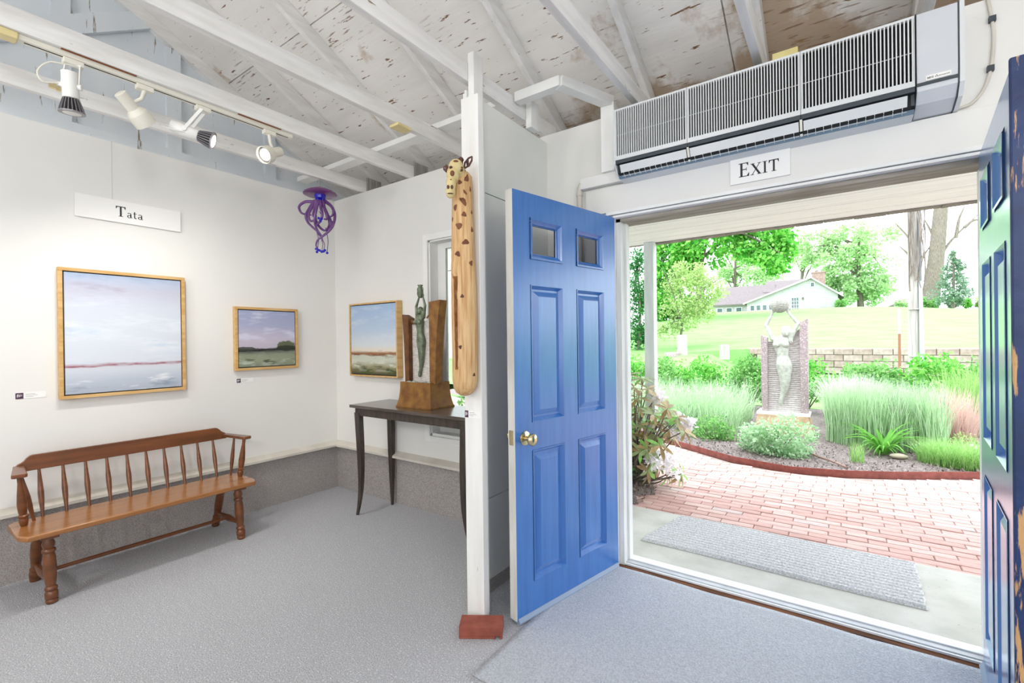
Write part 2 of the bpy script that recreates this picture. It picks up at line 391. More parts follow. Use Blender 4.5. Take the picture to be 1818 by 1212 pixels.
# window beside the table
m_glass = mat('window_glass', 'ffffff', 0.0, trans=1.0, ior=1.02, spec=0.3)
wn = structure(MB().box(wx0-0.05, wx0, YB-0.018, YB, wz0-0.05, wz1+0.05).box(wx1, wx1+0.05, YB-0.018, YB, wz0-0.05, wz1+0.05)
     .box(wx0, wx1, YB-0.018, YB, wz1, wz1+0.05).box(wx0, wx1, YB-0.018, YB, wz0-0.05, wz0).build('window_1', m_white, bevel=0.003))
for nm, q in (('lining', (wx0, wx0+0.012, YB, YB+0.12, wz0, wz1)), ('lining', (wx1-0.012, wx1, YB, YB+0.12, wz0, wz1)), ('lining', (wx0, wx1, YB, YB+0.12, wz1-0.012, wz1)), ('sill', (wx0, wx1, YB, YB+0.12, wz0, wz0+0.02))):
    part(nm, MB().box(*q), m_white, wn)
for z0, z1, yy in ((wz0+0.02, wz1-0.012, YB+0.085),):
    b = MB(); x0, x1 = wx0+0.012, wx1-0.012
    b.box(x0, x0+0.085, yy, yy+0.03, z0, z1).box(x1-0.055, x1, yy, yy+0.03, z0, z1).box(x0+0.085, x1-0.055, yy, yy+0.03, z0, z0+0.055).box(x0+0.085, x1-0.055, yy, yy+0.03, z1-0.045, z1)
    s = part('sash', b, m_white, wn, bevel=0.003)
    part('pane', MB().box(x0+0.05, x1-0.05, yy+0.012, yy+0.016, z0+0.052, z1-0.042), m_glass, s)

# carpet piece laid at the door
def rugz(u, v):
    x = -1.212 + 1.85*u; y = 1.405 + 1.15*v
    z = 0.009 + 0.006*math.exp(-((v-1)/0.06)**2)*abs(math.sin(u*9)) + 0.003*math.exp(-((y-1.74+0.35*(x+1.2))/0.02)**2)
    return (x, y, z)
b = MB().grid(rugz, 60, 40)
n = len(b.v); 
rug = b.build('entry_carpet', m_rug, origin=(-0.3, 2.0, 0), smooth=60)
md = rug.modifiers.new('thick', 'SOLIDIFY'); md.thickness = 0.008; md.offset = -1
tag(rug, 'pale grey carpet piece laid over the floor just inside the open blue doors', 'carpet')

# ------------------------------------------------------------------ blue doors
m_blue = mat('blue_door_paint', '3b76bf', 0.34, '3069b2', 10, stretch=(3,3,0.25), lo=0.3, hi=0.7, bump=0.25, bscale=45, bdist=0.002, spec=0.5, coat=1.0)
m_navy = mat('sky_glare_door_paint', '5a8ac6', 0.28, '5080bd', 10, stretch=(3,3,0.25), bump=0.25, bscale=45, bdist=0.002, coat=1.0)  # door blue lightened to carry the glancing sky reflection in its colour
m_edge = mat('door_edge_white', 'd9d8d4', 0.6, 'c6c3bb', 6, stretch=(3,3,0.5), flecks=('8a7356', 7, 0.72, (5,5,1)))
m_peel = mat('peeling_navy', '1e3565', 0.45, '172a55', 8, flecks=('c49a6a', 5, 0.575, (9,9,1.0)), bump=0.3, bscale=20)
m_brass = mat('brass', 'd8c79a', 0.18, metal=1.0)
m_sweep = mat('door_sweep_grey', '8797ae', 0.5)
ZH = 2.052
openings = [(0.11, 0.352, 1.733, 1.936, 'g'), (0.463, 0.700, 1.733, 1.936, 'g'), (0.122, 0.348, 0.94, 1.61, 'p'), (0.478, 0.701, 0.94, 1.61, 'p'), (0.12, 0.348, 0.17, 0.805, 'p'), (0.475, 0.70, 0.17, 0.805, 'p')]
def door(name, hx, hy, rz, front, mm, label):
    """front=+1: the face seen is local y=0 with the body behind at y<0; -1 the other way"""
    o = None
    Wd, T = 0.815, 0.045
    y0, y1 = (-T, 0) if front > 0 else (0, T)
    b = MB()
    xs = sorted({0, Wd, *[q for a in openings for q in (0.11 if a[0] < 0.2 else 0.463, 0.352 if a[1] < 0.4 else 0.701)]})
    zs = [0.02, 0.17, 0.805, 0.94, 1.61, 1.733, 1.936, ZH]
    for i in range(len(xs)-1):
        for j in range(len(zs)-1):
            hole = (i in (1, 3)) and (j in (1, 3, 5))
            if not hole: b.box(xs[i], xs[i+1], y0, y1, zs[j], zs[j+1])
    me_b = b
    o = me_b.build(name, mm, origin=(hx, hy, 0), local=True, rz=rz)
    bm = bmesh.new(); bm.from_mesh(o.data); bmesh.ops.remove_doubles(bm, verts=bm.verts, dist=1e-4)
    # drop the walls shared by neighbouring cells
    cent = {}
    for f in bm.faces:
        k = tuple(round(c, 3) for c in f.calc_center_median()); cent.setdefault(k, []).append(f)
    bmesh.ops.delete(bm, geom=[f for fs in cent.values() if len(fs) > 1 for f in fs], context='FACES_ONLY')
    bmesh.ops.recalc_face_normals(bm, faces=bm.faces); bm.to_mesh(o.data); bm.free()
    structure(o, label)
    def rect(x0, x1, z0, z1, i, y): return [(x0+i, y, z0+i), (x1-i, y, z0+i), (x1-i, y, z1-i), (x0+i, y, z1-i)]
    for k in (0, 1):
        for j in (0, 1, 2):
            x0, x1 = (xs[1], xs[2]) if k == 0 else (xs[3], xs[4])
            z0, z1 = ((zs[1], zs[2]), (zs[3], zs[4]), (zs[5], zs[6]))[j]
            b = MB()
            for side in (0, 1):
                ys_, sg = ((y1, -1) if side == 0 else (y0, 1))
                if j < 2:
                    prof = [(0, 0.003), (0.005, 0.003), (0.010, -0.005), (0.020, -0.0185), (0.030, -0.0185), (0.056, -0.001), (0.060, -0.001)]
                    b.loft([rect(x0, x1, z0, z1, i, ys_ - sg*dy) for i, dy in prof], caps=False)
                    r = rect(x0, x1, z0, z1, 0.060, ys_ + sg*0.001); b.add(r, [(0,1,2,3)])
                else:
                    prof = [(0, 0.006), (0.010, 0.006), (0.016, -0.002), (0.028, -0.010), (0.030, -0.016), (0.034, -0.0205)]
                    b.loft([rect(x0, x1, z0, z1, i, ys_ - sg*dy) for i, dy in prof], caps=False)
            p = b.build('raised_panel' if j < 2 else 'glazing_frame', mm, o, local=True, smooth=20)
            if j == 2:
                MB().box(x0+0.03, x1-0.03, (y0+y1)/2-0.003, (y0+y1)/2+0.003, z0+0.03, z1-0.03).build('pane', m_glass, p, local=True)
    return o, y0, y1
dL, y0, y1 = door('door_1', -1.072, 2.570, math.atan2(-0.97744, -0.21121), 1, m_blue, 'open bright blue six-panel door with a brass knob and two small panes')
MB().box(0.8151, 0.818, y0, y1, 0.02, ZH).build('edge_strip', m_edge, dL, local=True)
MB().box(0.818, 0.8195, -0.036, -0.009, 0.845, 0.915).build('latch_plate', m_brass, dL, local=True)
for s in (1, -1):
    yb = y1 if s > 0 else y0
    k = MB().lathe([(0, 0.033), (0.06, 0.033), (0.1, 0.026), (0.14, 0.012), (0.45, 0.011), (0.55, 0.020), (0.66, 0.028), (0.8, 0.030), (0.92, 0.025), (1, 0.010)], (0.752, yb, 0.872), (0.752, yb+s*0.068, 0.872), 24).build('doorknob', m_brass, dL, local=True, smooth=50)
MB().prism([(y0-0.002, 0.008), (y1+0.014, 0.008), (y1+0.014, 0.014), (y1+0.003, 0.030), (y1, 0.030), (y1, 0.0195), (y0-0.002, 0.02)], 'x', 0.01, 0.81).build('door_sweep', m_sweep, dL, local=True)
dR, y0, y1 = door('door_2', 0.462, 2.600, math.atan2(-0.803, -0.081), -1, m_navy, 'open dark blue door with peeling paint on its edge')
st = MB().box(0.8151, 0.830, y0-0.004, y1+0.006, 0.02, 2.075).build('edge_strip', m_peel, dR, local=True, bevel=0.005)
st['label'] = 'navy edge strip with flaking paint'
MB().prism([(y0-0.014, 0.01), (y1+0.002, 0.01), (y1+0.002, 0.02), (y0, 0.0195), (y0, 0.030), (y0-0.003, 0.030), (y0-0.014, 0.014)], 'x', 0.01, 0.81).build('door_sweep', m_sweep, dR, local=True)
m_hinge = mat('hinge_steel', '9a938a', 0.4, metal=0.8)
for o, ya in ((dL, -0.051), (dR, 0.051)):
    for z in (0.25, 1.05, 1.85): MB().lathe([(0, 0.006), (1, 0.006)], (-0.004, ya, z), (-0.004, ya, z+0.09), 10).build('hinge', m_hinge, o, local=True)
# ------------------------------------------------------------------ lettering (drawn as polygons, cap height 1)
def arc(cx, cz, rx, rz, a0, a1, n=14): return [(cx+rx*math.cos(math.radians(a0+(a1-a0)*i/n)), cz+rz*math.sin(math.radians(a0+(a1-a0)*i/n))) for i in range(n+1)]
def ring(cx, cz, rx, rz, w0, w1, a0, a1, n=14):
    out = arc(cx, cz, rx, rz, a0, a1, n); inn = arc(cx, cz, rx-w0, rz-w1, a0, a1, n)
    return [[out[i], out[i+1], inn[i+1], inn[i]] for i in range(n)]
def R4(x0, z0, x1, z1): return [(x0,z0),(x1,z0),(x1,z1),(x0,z1)]
GL = {
 'T': (0.80, [R4(.33,0,.47,1), R4(.02,.93,.78,1), [(.02,1),(.02,.74),(.05,.74),(.14,.93)], [(.78,1),(.66,.93),(.75,.74),(.78,.74)], R4(.22,0,.58,.045)]),
 'E': (0.72, [R4(.12,0,.26,1), R4(.02,.95,.64,1), R4(.02,0,.68,.05), R4(.2,.49,.52,.55), [(.64,1),(.52,.95),(.61,.78),(.64,.78)], [(.68,0),(.70,.24),(.67,.24),(.55,.05)], R4(.50,.40,.53,.64)]),
 'X': (0.84, [[(.06,.97),(.24,.97),(.80,.03),(.62,.03)], [(.10,.03),(.16,.03),(.74,.97),(.68,.97)], R4(0,.955,.32,1), R4(.56,.955,.84,1), R4(0,0,.26,.045), R4(.52,0,.86,.045)]),
 'I': (0.42, [R4(.14,0,.28,1), R4(.03,.955,.39,1), R4(.03,0,.39,.045)]),
 't': (0.36, [R4(.10,.08,.20,.78), R4(0,.54,.34,.60)] + ring(.24,.14,.14,.14,.08,.10,180,320)),
 'a': (0.52, [R4(.32,.05,.43,.44)] + ring(.24,.42,.19,.17,.08,.06,10,160) + ring(.23,.16,.19,.17,.09,.05,0,360,20) + [[(.38,.06),(.43,0),(.52,.06),(.5,.09)]]),
 'M': (0.9, [R4(.05,0,.2,1), R4(.7,0,.85,1), [(.05,1),(.2,1),(.5,.2),(.4,.1)], [(.85,1),(.7,1),(.4,.2),(.5,.1)]]),
 'H': (0.8, [R4(.05,0,.2,1), R4(.6,0,.75,1), R4(.05,.42,.75,.56)]),
 'S': (0.66, ring(.3,.74,.27,.26,.13,.13,30,270,10) + ring(.3,.26,.27,.26,.13,.13,-150,90,10)),
 'U': (0.78, [R4(.05,.25,.18,1), R4(.57,.25,.7,1)] + ring(.375,.28,.325,.28,.13,.13,180,360,10)),
 'B': (0.7, [R4(.05,0,.18,1)] + ring(.15,.74,.42,.26,.12,.12,-90,90,8) + ring(.15,.26,.45,.26,.12,.12,-90,90,8)),
 'l': (0.3, [R4(.08,0,.2,1)]),
}
def text(mb, s, org, ud, vd, nd, size, gap=0.06, th=0.0012):
    """s: list of (char, relative size); org bottom-left; ud/vd/nd unit vectors"""
    org, ud, vd, nd = map(Vector, (org, ud, vd, nd)); x = 0.0
    for ch, k in s:
        if ch != ' ':
            for poly in GL[ch][1]:
                n = len(poly); q = [org + ud*((x+a*k)*size) + vd*(b*k*size) for a, b in poly]
                mb.add([p + nd*0 for p in q] + [p + nd*th for p in q], [tuple(range(n)), tuple(range(n, 2*n))] + [(i, (i+1) % n, (i+1) % n+n, i+n) for i in range(n)])
            x += (GL[ch][0] + gap)*k
        else: x += 0.4*k
    return x*size
m_ink = mat('black_ink', '23262d', 0.6)
m_card = mat('sign_card', 'f1f0ee', 0.6)

# artist sign on the left wall
t = tag(MB().box(XL+0.008, XL+0.014, 0.775, 1.335, 2.142, 2.285).build('artist_sign', m_card, origin=(XL+0.011, 1.055, 2.142)), 'long white wall sign lettered Tata hanging above the largest painting', 'sign')
b = MB(); text(b, [('T', 1.0), ('a', 0.86), ('t', 0.86), ('a', 0.86)], (XL+0.0141, 0.972, 2.181), (0,1,0), (0,0,1), (1,0,0), 0.066, gap=0.07); b.build('lettering', m_ink, t)
MB().tube([(XL+0.012, 0.957, 2.284), (XL+0.012, 0.957, 2.66)], 0.0008, 5).build('hanging_wire', mat('wire', '9a9b9c', 0.4), t)
# exit sign on the header
t = tag(MB().box(-0.443, -0.182, YB-0.030, YB-0.021, 2.108, 2.238).build('exit_sign', m_card, origin=(-0.31, YB-0.025, 2.108), bevel=0.001), 'small white sign reading EXIT below the air conditioner over the doorway', 'sign')
b = MB(); text(b, [('E', 1.0), ('X', 0.82), ('I', 0.82), ('T', 0.82)], (-0.404, YB-0.0301, 2.139), (1,0,0), (0,0,1), (0,-1,0), 0.068, gap=0.07); b.build('lettering', m_ink, t)
# label cards with a plum square
m_plum = mat('plum_print', '4b2b4a', 0.5)
m_faint = mat('faint_print', 'a8a7a8', 0.6)
def label_card(org, ud, nd, w, h, sq, label):
    org, ud, nd = Vector(org), Vector(ud), Vector(nd); vd = Vector((0,0,1))
    def slab(mb, a0, a1, c0, c1, d0, d1):
        vs = [org+ud*a+vd*c+nd*d for d in (d0, d1) for a, c in ((a0,c0),(a1,c0),(a1,c1),(a0,c1))]
        mb.add(vs, [(0,1,2,3),(7,6,5,4),(0,4,5,1),(1,5,6,2),(2,6,7,3),(3,7,4,0)])
        return mb
    o = slab(MB(), 0, w, 0, h, 0.0003, 0.0025).build('label_card', m_card, origin=org)
    tag(o, label, 'label', 'title cards beside the artworks')
    slab(MB(), 0, sq, 0, h, 0.0025, 0.003).build('plum_square', m_plum, o)
    b = MB()
    for a0, a1, c0, c1 in ((.18,.24,.25,.75),(.24,.42,.62,.70),(.30,.36,.3,.8),(.45,.5,.3,.62),(.55,.6,.35,.8),(.62,.72,.5,.56),(.76,.8,.4,.75)): slab(b, a0*sq, a1*sq, c0*h, c1*h, 0.003, 0.0034)
    b.build('script_mark', m_card, o)
    b = MB()
    for i, l in enumerate((.5, .62, .4)): slab(b, sq*1.25, sq*1.25+(w-sq*1.4)*l, h*(.7-.22*i), h*(.76-.22*i), 0.0025, 0.0028)
    b.build('small_print', m_faint, o)
label_card((XL, 0.514, 1.040), (0,1,0), (1,0,0), 0.125, 0.034, 0.032, 'plum and white title card left of the largest painting')
label_card((XL, 1.701, 1.036), (0,1,0), (1,0,0), 0.125, 0.030, 0.030, 'plum and white title card beneath the small lavender landscape')
label_card((-1.474, 1.685, 0.974), (1,0,0), (0,-1,0), 0.098, 0.033, 0.022, 'plum and white title card on the white post under the giraffe')

# ------------------------------------------------------------------ paintings
def canvas_mat(name, stops, vert=2, horiz=1, H=0.7, nscale=5, namp=0.1, cloud=None, blobs=(), line=None):
    M = bpy.data.materials.new(name); M.use_nodes = True; N = M.node_tree.nodes; L = M.node_tree.links; P = N['Principled BSDF']
    P.inputs['Roughness'].default_value = 0.6; P.inputs['Specular IOR Level'].default_value = 0.3
    tc = N.new('ShaderNodeTexCoord'); sp = N.new('ShaderNodeSeparateXYZ'); L.new(tc.outputs['Object'], sp.inputs[0])
    def math_(op, a, b):
        q = N.new('ShaderNodeMath'); q.operation = op
        for i, v in enumerate((a, b)):
            if isinstance(v, (int, float)): q.inputs[i].default_value = v
            elif v is not None: L.new(v, q.inputs[i])
        return q.outputs[0]
    def nz(sc, st, det=6, rough=0.6):
        mp = N.new('ShaderNodeMapping'); mp.inputs['Scale'].default_value = st; L.new(tc.outputs['Object'], mp.inputs[0])
        q = N.new('ShaderNodeTexNoise'); q.inputs['Scale'].default_value = sc; q.inputs['Detail'].default_value = det; q.inputs['Roughness'].default_value = rough
        L.new(mp.outputs[0], q.inputs['Vector']); return q.outputs['Fac']
    st = [1.0, 1.0, 1.0]; st[horiz] = 0.35; st[vert] = 1.6
    v = math_('ADD', math_('DIVIDE', sp.outputs[vert], H), 0.5)
    n1 = math_('SUBTRACT', nz(nscale, st), 0.5)
    vv = math_('ADD', v, math_('MULTIPLY', n1, namp))
    cr = N.new('ShaderNodeValToRGB'); L.new(vv, cr.inputs[0]); el = cr.color_ramp.elements
    while len(el) < len(stops): el.new(0.5)
    for e, (p, c) in zip(el, stops): e.position = p; e.color = rgb(c)
    out = cr.outputs[0]
    def over(fac, col, out):
        q = N.new('ShaderNodeMix'); q.data_type = 'RGBA'; L.new(fac, q.inputs['Factor']); L.new(out, q.inputs['A']); q.inputs['B'].default_value = rgb(col); return q.outputs['Result']
    if cloud:
        for col, sc, lo, hi, amt, vmin, vmax in cloud:
            r = N.new('ShaderNodeMapRange'); r.inputs['From Min'].default_value = lo; r.inputs['From Max'].default_value = hi; L.new(nz(sc, st), r.inputs['Value'])
            a = N.new('ShaderNodeMapRange'); a.inputs['From Min'].default_value = vmin-0.05; a.inputs['From Max'].default_value = vmin+0.05; L.new(v, a.inputs['Value'])
            b_ = N.new('ShaderNodeMapRange'); b_.inputs['From Min'].default_value = vmax+0.05; b_.inputs['From Max'].default_value = vmax-0.05; L.new(v, b_.inputs['Value'])
            out = over(math_('MULTIPLY', math_('MULTIPLY', r.outputs[0], amt), math_('MULTIPLY', a.outputs[0], b_.outputs[0])), col, out)
    for u0, v0, ru, rv, col, amt in blobs:
        du = math_('DIVIDE', math_('SUBTRACT', sp.outputs[horiz], u0), ru); dv = math_('DIVIDE', math_('SUBTRACT', v, v0), rv)
        d = math_('ADD', math_('ADD', math_('MULTIPLY', du, du), math_('MULTIPLY', dv, dv)), math_('MULTIPLY', math_('SUBTRACT', nz(22, (1,1,1)), 0.5), 2.2))
        r = N.new('ShaderNodeMapRange'); r.inputs['From Min'].default_value = 1.1; r.inputs['From Max'].default_value = 0.7; r.inputs['To Max'].default_value = amt; L.new(d, r.inputs['Value'])
        out = over(r.outputs[0], col, out)
    L.new(out, P.inputs['Base Color'])
    B = N.new('ShaderNodeBump'); B.inputs['Strength'].default_value = 0.25; B.inputs['Distance'].default_value = 0.003; L.new(nz(30, st), B.inputs['Height']); L.new(B.outputs[0], P.inputs['Normal'])
    return M
m_maple = mat('pale_wood_frame', 'd8b47c', 0.45, 'c79c5f', 7, stretch=(6,0.7,6), bump=0.08, bscale=20, bdist=0.002)
m_shadowgap = mat('canvas_edge', '3c3a3c', 0.8)
def painting(wall, a0, a1, z0, z1, depth, cm, label, fw=0.02):
    """wall 'L': spans y on the left wall; 'B': spans x on the back wall"""
    ac, zc = (a0+a1)/2, (z0+z1)/2
    loc = (XL, ac, zc) if wall == 'L' else (ac, YB, zc)
    t = thing('painting', label, 'painting', loc, group=None)
    def bx(mb, p0, p1, q0, q1, d0, d1):
        return mb.box(XL+d0, XL+d1, p0, p1, q0, q1) if wall == 'L' else mb.box(p0, p1, YB-d1, YB-d0, q0, q1)
    f = MB()
    bx(f, a0, a1, z1-fw, z1, 0.004, depth); bx(f, a0, a1, z0, z0+fw, 0.004, depth); bx(f, a0, a0+fw, z0+fw, z1-fw, 0.004, depth); bx(f, a1-fw, a1, z0+fw, z1-fw, 0.004, depth)
    f.build('frame', m_maple, t, bevel=0.0015)
    bx(MB(), a0+fw, a1-fw, z0+fw, z1-fw, 0.006, depth*0.5).build('backing', m_shadowgap, t)
    g = 0.007
    c = bx(MB(), a0+fw+g, a1-fw-g, z0+fw+g, z1-fw-g, depth*0.5, depth-0.006).build('canvas', cm, t)
    return t
cm1 = canvas_mat('canvas_red_horizon', [(0, 'aab3c1'), (0.10, 'b8c1ce'), (0.19, 'ccd2dc'), (0.218, 'cfd1da'), (0.230, '95525c'), (0.238, 'b08a98'), (0.25, 'd4d9e3'), (0.5, 'd4dae4'), (0.72, 'cdd3df'), (0.86, 'c0c1d0'), (1.0, 'acbad0')], H=0.75, nscale=13, namp=0.05,
    cloud=[('dfe4ec', 6, 0.47, 0.62, 0.9, 0.3, 0.78), ('c9cdd8', 14, 0.50, 0.58, 0.9, 0.215, 0.26), ('a08a9d', 5, 0.52, 0.64, 0.8, 0.72, 0.92), ('768799', 8, 0.54, 0.66, 0.7, -0.1, 0.16), ('abc4de', 5, 0.56, 0.68, 0.6, 0.32, 0.62), ('8fa6c4', 6, 0.52, 0.64, 0.6, 0.86, 1.1), ('eef0f4', 9, 0.56, 0.66, 0.8, 0.0, 0.2)])
painting('L', 0.690, 1.346, 1.019, 1.815, 0.042, cm1, 'largest painting, pale misty seascape with a thin red horizon in a light wood frame')
cm2 = canvas_mat('canvas_lavender', [(0, '7f8775'), (0.12, '949b82'), (0.22, '8b937f'), (0.265, '5f645a'), (0.285, '2a2a2c'), (0.315, '353432'), (0.335, 'beb6c4'), (0.5, 'c5bdcf'), (0.75, 'a7acc9'), (1.0, '9fa8c8')], H=0.45, nscale=22, namp=0.10,
    cloud=[('d3d2e4', 9, 0.5, 0.62, 0.9, 0.45, 1.0), ('8c93bb', 7, 0.54, 0.64, 0.8, 0.6, 0.95), ('bcc4b8', 14, 0.53, 0.62, 0.8, 0.02, 0.24), ('3f4338', 16, 0.58, 0.64, 0.8, 0.0, 0.16)], blobs=[(0.15, 0.375, 0.075, 0.085, '59603f', 0.95), (0.16, 0.32, 0.10, 0.05, '2f332b', 0.9), (-0.17, 0.32, 0.09, 0.035, '3b3f36', 0.9)])
painting('L', 1.678, 2.186, 1.130, 1.630, 0.042, cm2, 'small square painting of a lavender sky over a dark treeline and green marsh')
cm3 = canvas_mat('canvas_dunes', [(0, '47443a'), (0.05, '66613f'), (0.12, '9a9678'), (0.2, 'c4c7b8'), (0.27, 'c0c3b2'), (0.29, '8c5c3a'), (0.315, 'a67c5c'), (0.335, 'ddd2c0'), (0.42, 'd0d5da'), (0.65, 'b3c4d8'), (1.0, '9bb5d6')], H=0.6, vert=2, horiz=0, nscale=20, namp=0.09,
    cloud=[('d0d9e3', 8, 0.5, 0.66, 0.6, 0.5, 1.0), ('454f29', 16, 0.50, 0.58, 0.9, -0.1, 0.13), ('d8dccd', 14, 0.52, 0.6, 0.7, 0.08, 0.2), ('5e3d26', 20, 0.52, 0.58, 0.9, 0.275, 0.315)])
painting('B', -3.555, -2.925, 1.045, 1.678, 0.062, cm3, 'square painting of pale blue sky over brown dunes in a deep wooden frame', fw=0.013)

# ------------------------------------------------------------------ bench
m_bench = mat('bench_wood', '7d4927', 0.32, '5e361b', 9, stretch=(3,0.35,3), lo=0.3, hi=0.7, bump=0.06, bscale=30, bdist=0.002, coat=0.35)
m_bseat = mat('bench_seat_wood', 'a5703f', 0.24, '925f34', 9, stretch=(3,0.3,3), lo=0.3, hi=0.7, bump=0.05, bscale=30, bdist=0.002, coat=0.45)
t = thing('bench', 'brown wooden spindle-back bench against the left wall under the largest painting', 'bench', (-3.5, 1.03, 0))
poly = [(-3.66, 0.475), (-3.62, 0.447), (-3.36, 0.449), (-3.305, 0.475), (-3.305, 1.575), (-3.36, 1.603), (-3.62, 1.605), (-3.66, 1.577)]
MB().prism(poly, 'z', 0.362, 0.390).build('seat', m_bseat, t, bevel=0.006, smooth=35)
cz = [(0.492, 0.645), (0.491, 0.668), (0.495, 0.680), (0.504, 0.688), (0.515, 0.693), (0.526, 0.702), (0.537, 0.717), (0.550, 0.727), (0.562, 0.730), (1.494, 0.730), (1.506, 0.727), (1.519, 0.717), (1.531, 0.702), (1.542, 0.693), (1.553, 0.688), (1.562, 0.680), (1.566, 0.668), (1.565, 0.645)]
b = MB(); n = len(cz)
vs = [(-3.722-(z-0.645)*0.12, y, z) for y, z in cz] + [(-3.700-(z-0.645)*0.12, y, z) for y, z in cz]
b.add(vs, [tuple(range(n)), tuple(range(n, 2*n))] + [(i, (i+1) % n, (i+1) % n+n, i+n) for i in range(n)])
b.build('crest_rail', m_bench, t, bevel=0.003)
sp = [(0, .0075), (.12, .008), (.35, .0125), (.5, .0135), (.7, .0105), (.9, .0075), (1, .007)]
for i in range(10):
    y = 0.586+(1.472-0.586)*i/9
    MB().lathe(sp, (-3.642, y, 0.388), (-3.711, y-0.002+0.004*i/9, 0.652), 10).build('spindle', m_bench, t, smooth=50)
post = [(0, .012), (.04, .016), (.14, .020), (.17, .017), (.19, .022), (.22, .022), (.24, .015), (.30, .018), (.45, .0205), (.62, .017), (.85, .0105), (1, .011)]
for s, (pb, pa, c0) in enumerate((((-3.535, 0.498, 0.388), (-3.50, 0.478, 0.665), (-3.715, 0.505, 0.668)), ((-3.510, 1.568, 0.388), (-3.488, 1.590, 0.663), (-3.715, 1.552, 0.668)))):
    MB().lathe(post, pb, pa, 14).build('arm_post', m_bench, t, smooth=50)
    sg = -1 if s == 0 else 1
    MB().lathe(sp, (-3.60, (0.545, 1.545)[s], 0.388), (-3.60, (0.495, 1.572)[s], 0.662), 10).build('spindle', m_bench, t, smooth=50)
    d = Vector((pa[0]-c0[0], pa[1]-c0[1], 0)).normalized(); nn = Vector((-d.y, d.x, 0))
    e = Vector(pa)+d*0.035; st = Vector(c0)
    poly = [st+nn*0.022, st-nn*0.022, e-nn*0.030, e+d*0.008-nn*0.02, e+d*0.008+nn*0.02, e+nn*0.030]
    b = MB(); k = len(poly); b.add([Vector((p.x, p.y, 0.660)) for p in poly] + [Vector((p.x, p.y, 0.680)) for p in poly], [tuple(range(k)), tuple(range(k, 2*k))] + [(i, (i+1) % k, (i+1) % k+k, i+k) for i in range(k)])
    b.build('arm', m_bench, t, bevel=0.004)
leg = [(0, .015), (.06, .017), (.13, .027), (.18, .024), (.20, .020), (.22, .028), (.25, .028), (.27, .021), (.33, .026), (.5, .0275), (.68, .023), (.75, .019), (.77, .026), (.80, .026), (.815, .021), (.84, .027), (.92, .027), (.935, .022), (.95, .026), (.985, .024), (1, .019)]
for (a, c) in (((-3.375, 0.560, 0.362), (-3.372, 0.572, 0.0)), ((-3.375, 1.490, 0.362), (-3.372, 1.510, 0.0)), ((-3.60, 0.560, 0.362), (-3.775, 0.572, 0.0)), ((-3.60, 1.490, 0.362), (-3.775, 1.510, 0.0))):
    MB().lathe(leg, a, c, 16).build('leg', m_bench, t, smooth=50)
for y in (0.562, 1.492): MB().box(-3.64, -3.325, y-0.035, y+0.035, 0.346, 0.3625).build('cleat', m_bench, t, bevel=0.003)
stp = [(0, .010), (.15, .013), (.5, .022), (.85, .013), (1, .010)]
for y in (0.568, 1.504): MB().lathe(stp, (-3.725, y, 0.11), (-3.372, y, 0.11), 12).build('side_stretcher', m_bench, t, smooth=50)
MB().lathe([(0, .010), (.5, .0125), (1, .010)], (-3.548, 0.575, 0.112), (-3.548, 1.497, 0.112), 12).build('long_stretcher', m_bench, t, smooth=50)

# ------------------------------------------------------------------ table
m_tbl = mat('dark_table', '4b4038', 0.38, '35302c', 14, stretch=(3,3,0.5), bump=0.2, bscale=30, bdist=0.003)
m_tbltop = mat('dark_table_top', '5e554d', 0.22, '463f39', 10, stretch=(0.5,3,3), bump=0.08, bscale=26, bdist=0.002, coat=0.4)
t = thing('console_table', 'tall narrow dark table with curved tapering legs under the window', 'table', (-2.5, 2.37, 0))
b = MB(); b.box(-3.095, -1.88, 2.185, 2.575, 0.838, 0.860); b.build('top', m_tbltop, t, bevel=0.002)
b = MB(); b.box(-3.055, -1.915, 2.208, 2.226, 0.778, 0.838).box(-3.055, -1.915, 2.535, 2.553, 0.778, 0.838).box(-3.055, -3.037, 2.226, 2.535, 0.778, 0.838).box(-1.933, -1.915, 2.226, 2.535, 0.778, 0.838)
b.build('apron', m_tbl, t, bevel=0.002)
for sx, x in ((-1, -3.03), (1, -1.945)):
    for y, sy in ((2.222, -1), (2.535, 1)):
        rings = []
        for k in range(13):
            q = k/12; z = 0.80*(1-q)
            w = 0.026*(1-q)+0.009*q + 0.004*math.sin(q*PI)
            cur = sx*(0.018*math.sin(q*PI*0.9) * -1 + 0.045*max(0, (q-0.6)/0.4)**2) if sy < 0 else sx*(-0.012*q)
            cx = x + (cur if sx < 0 or sy < 0 else cur); cyy = y - sy*0.006*q
            rings.append([(cx-w, cyy-w*0.8, z), (cx+w, cyy-w*0.8, z), (cx+w, cyy+w*0.8, z), (cx-w, cyy+w*0.8, z)])
        MB().loft(rings).build('leg', m_tbl, t, smooth=40)

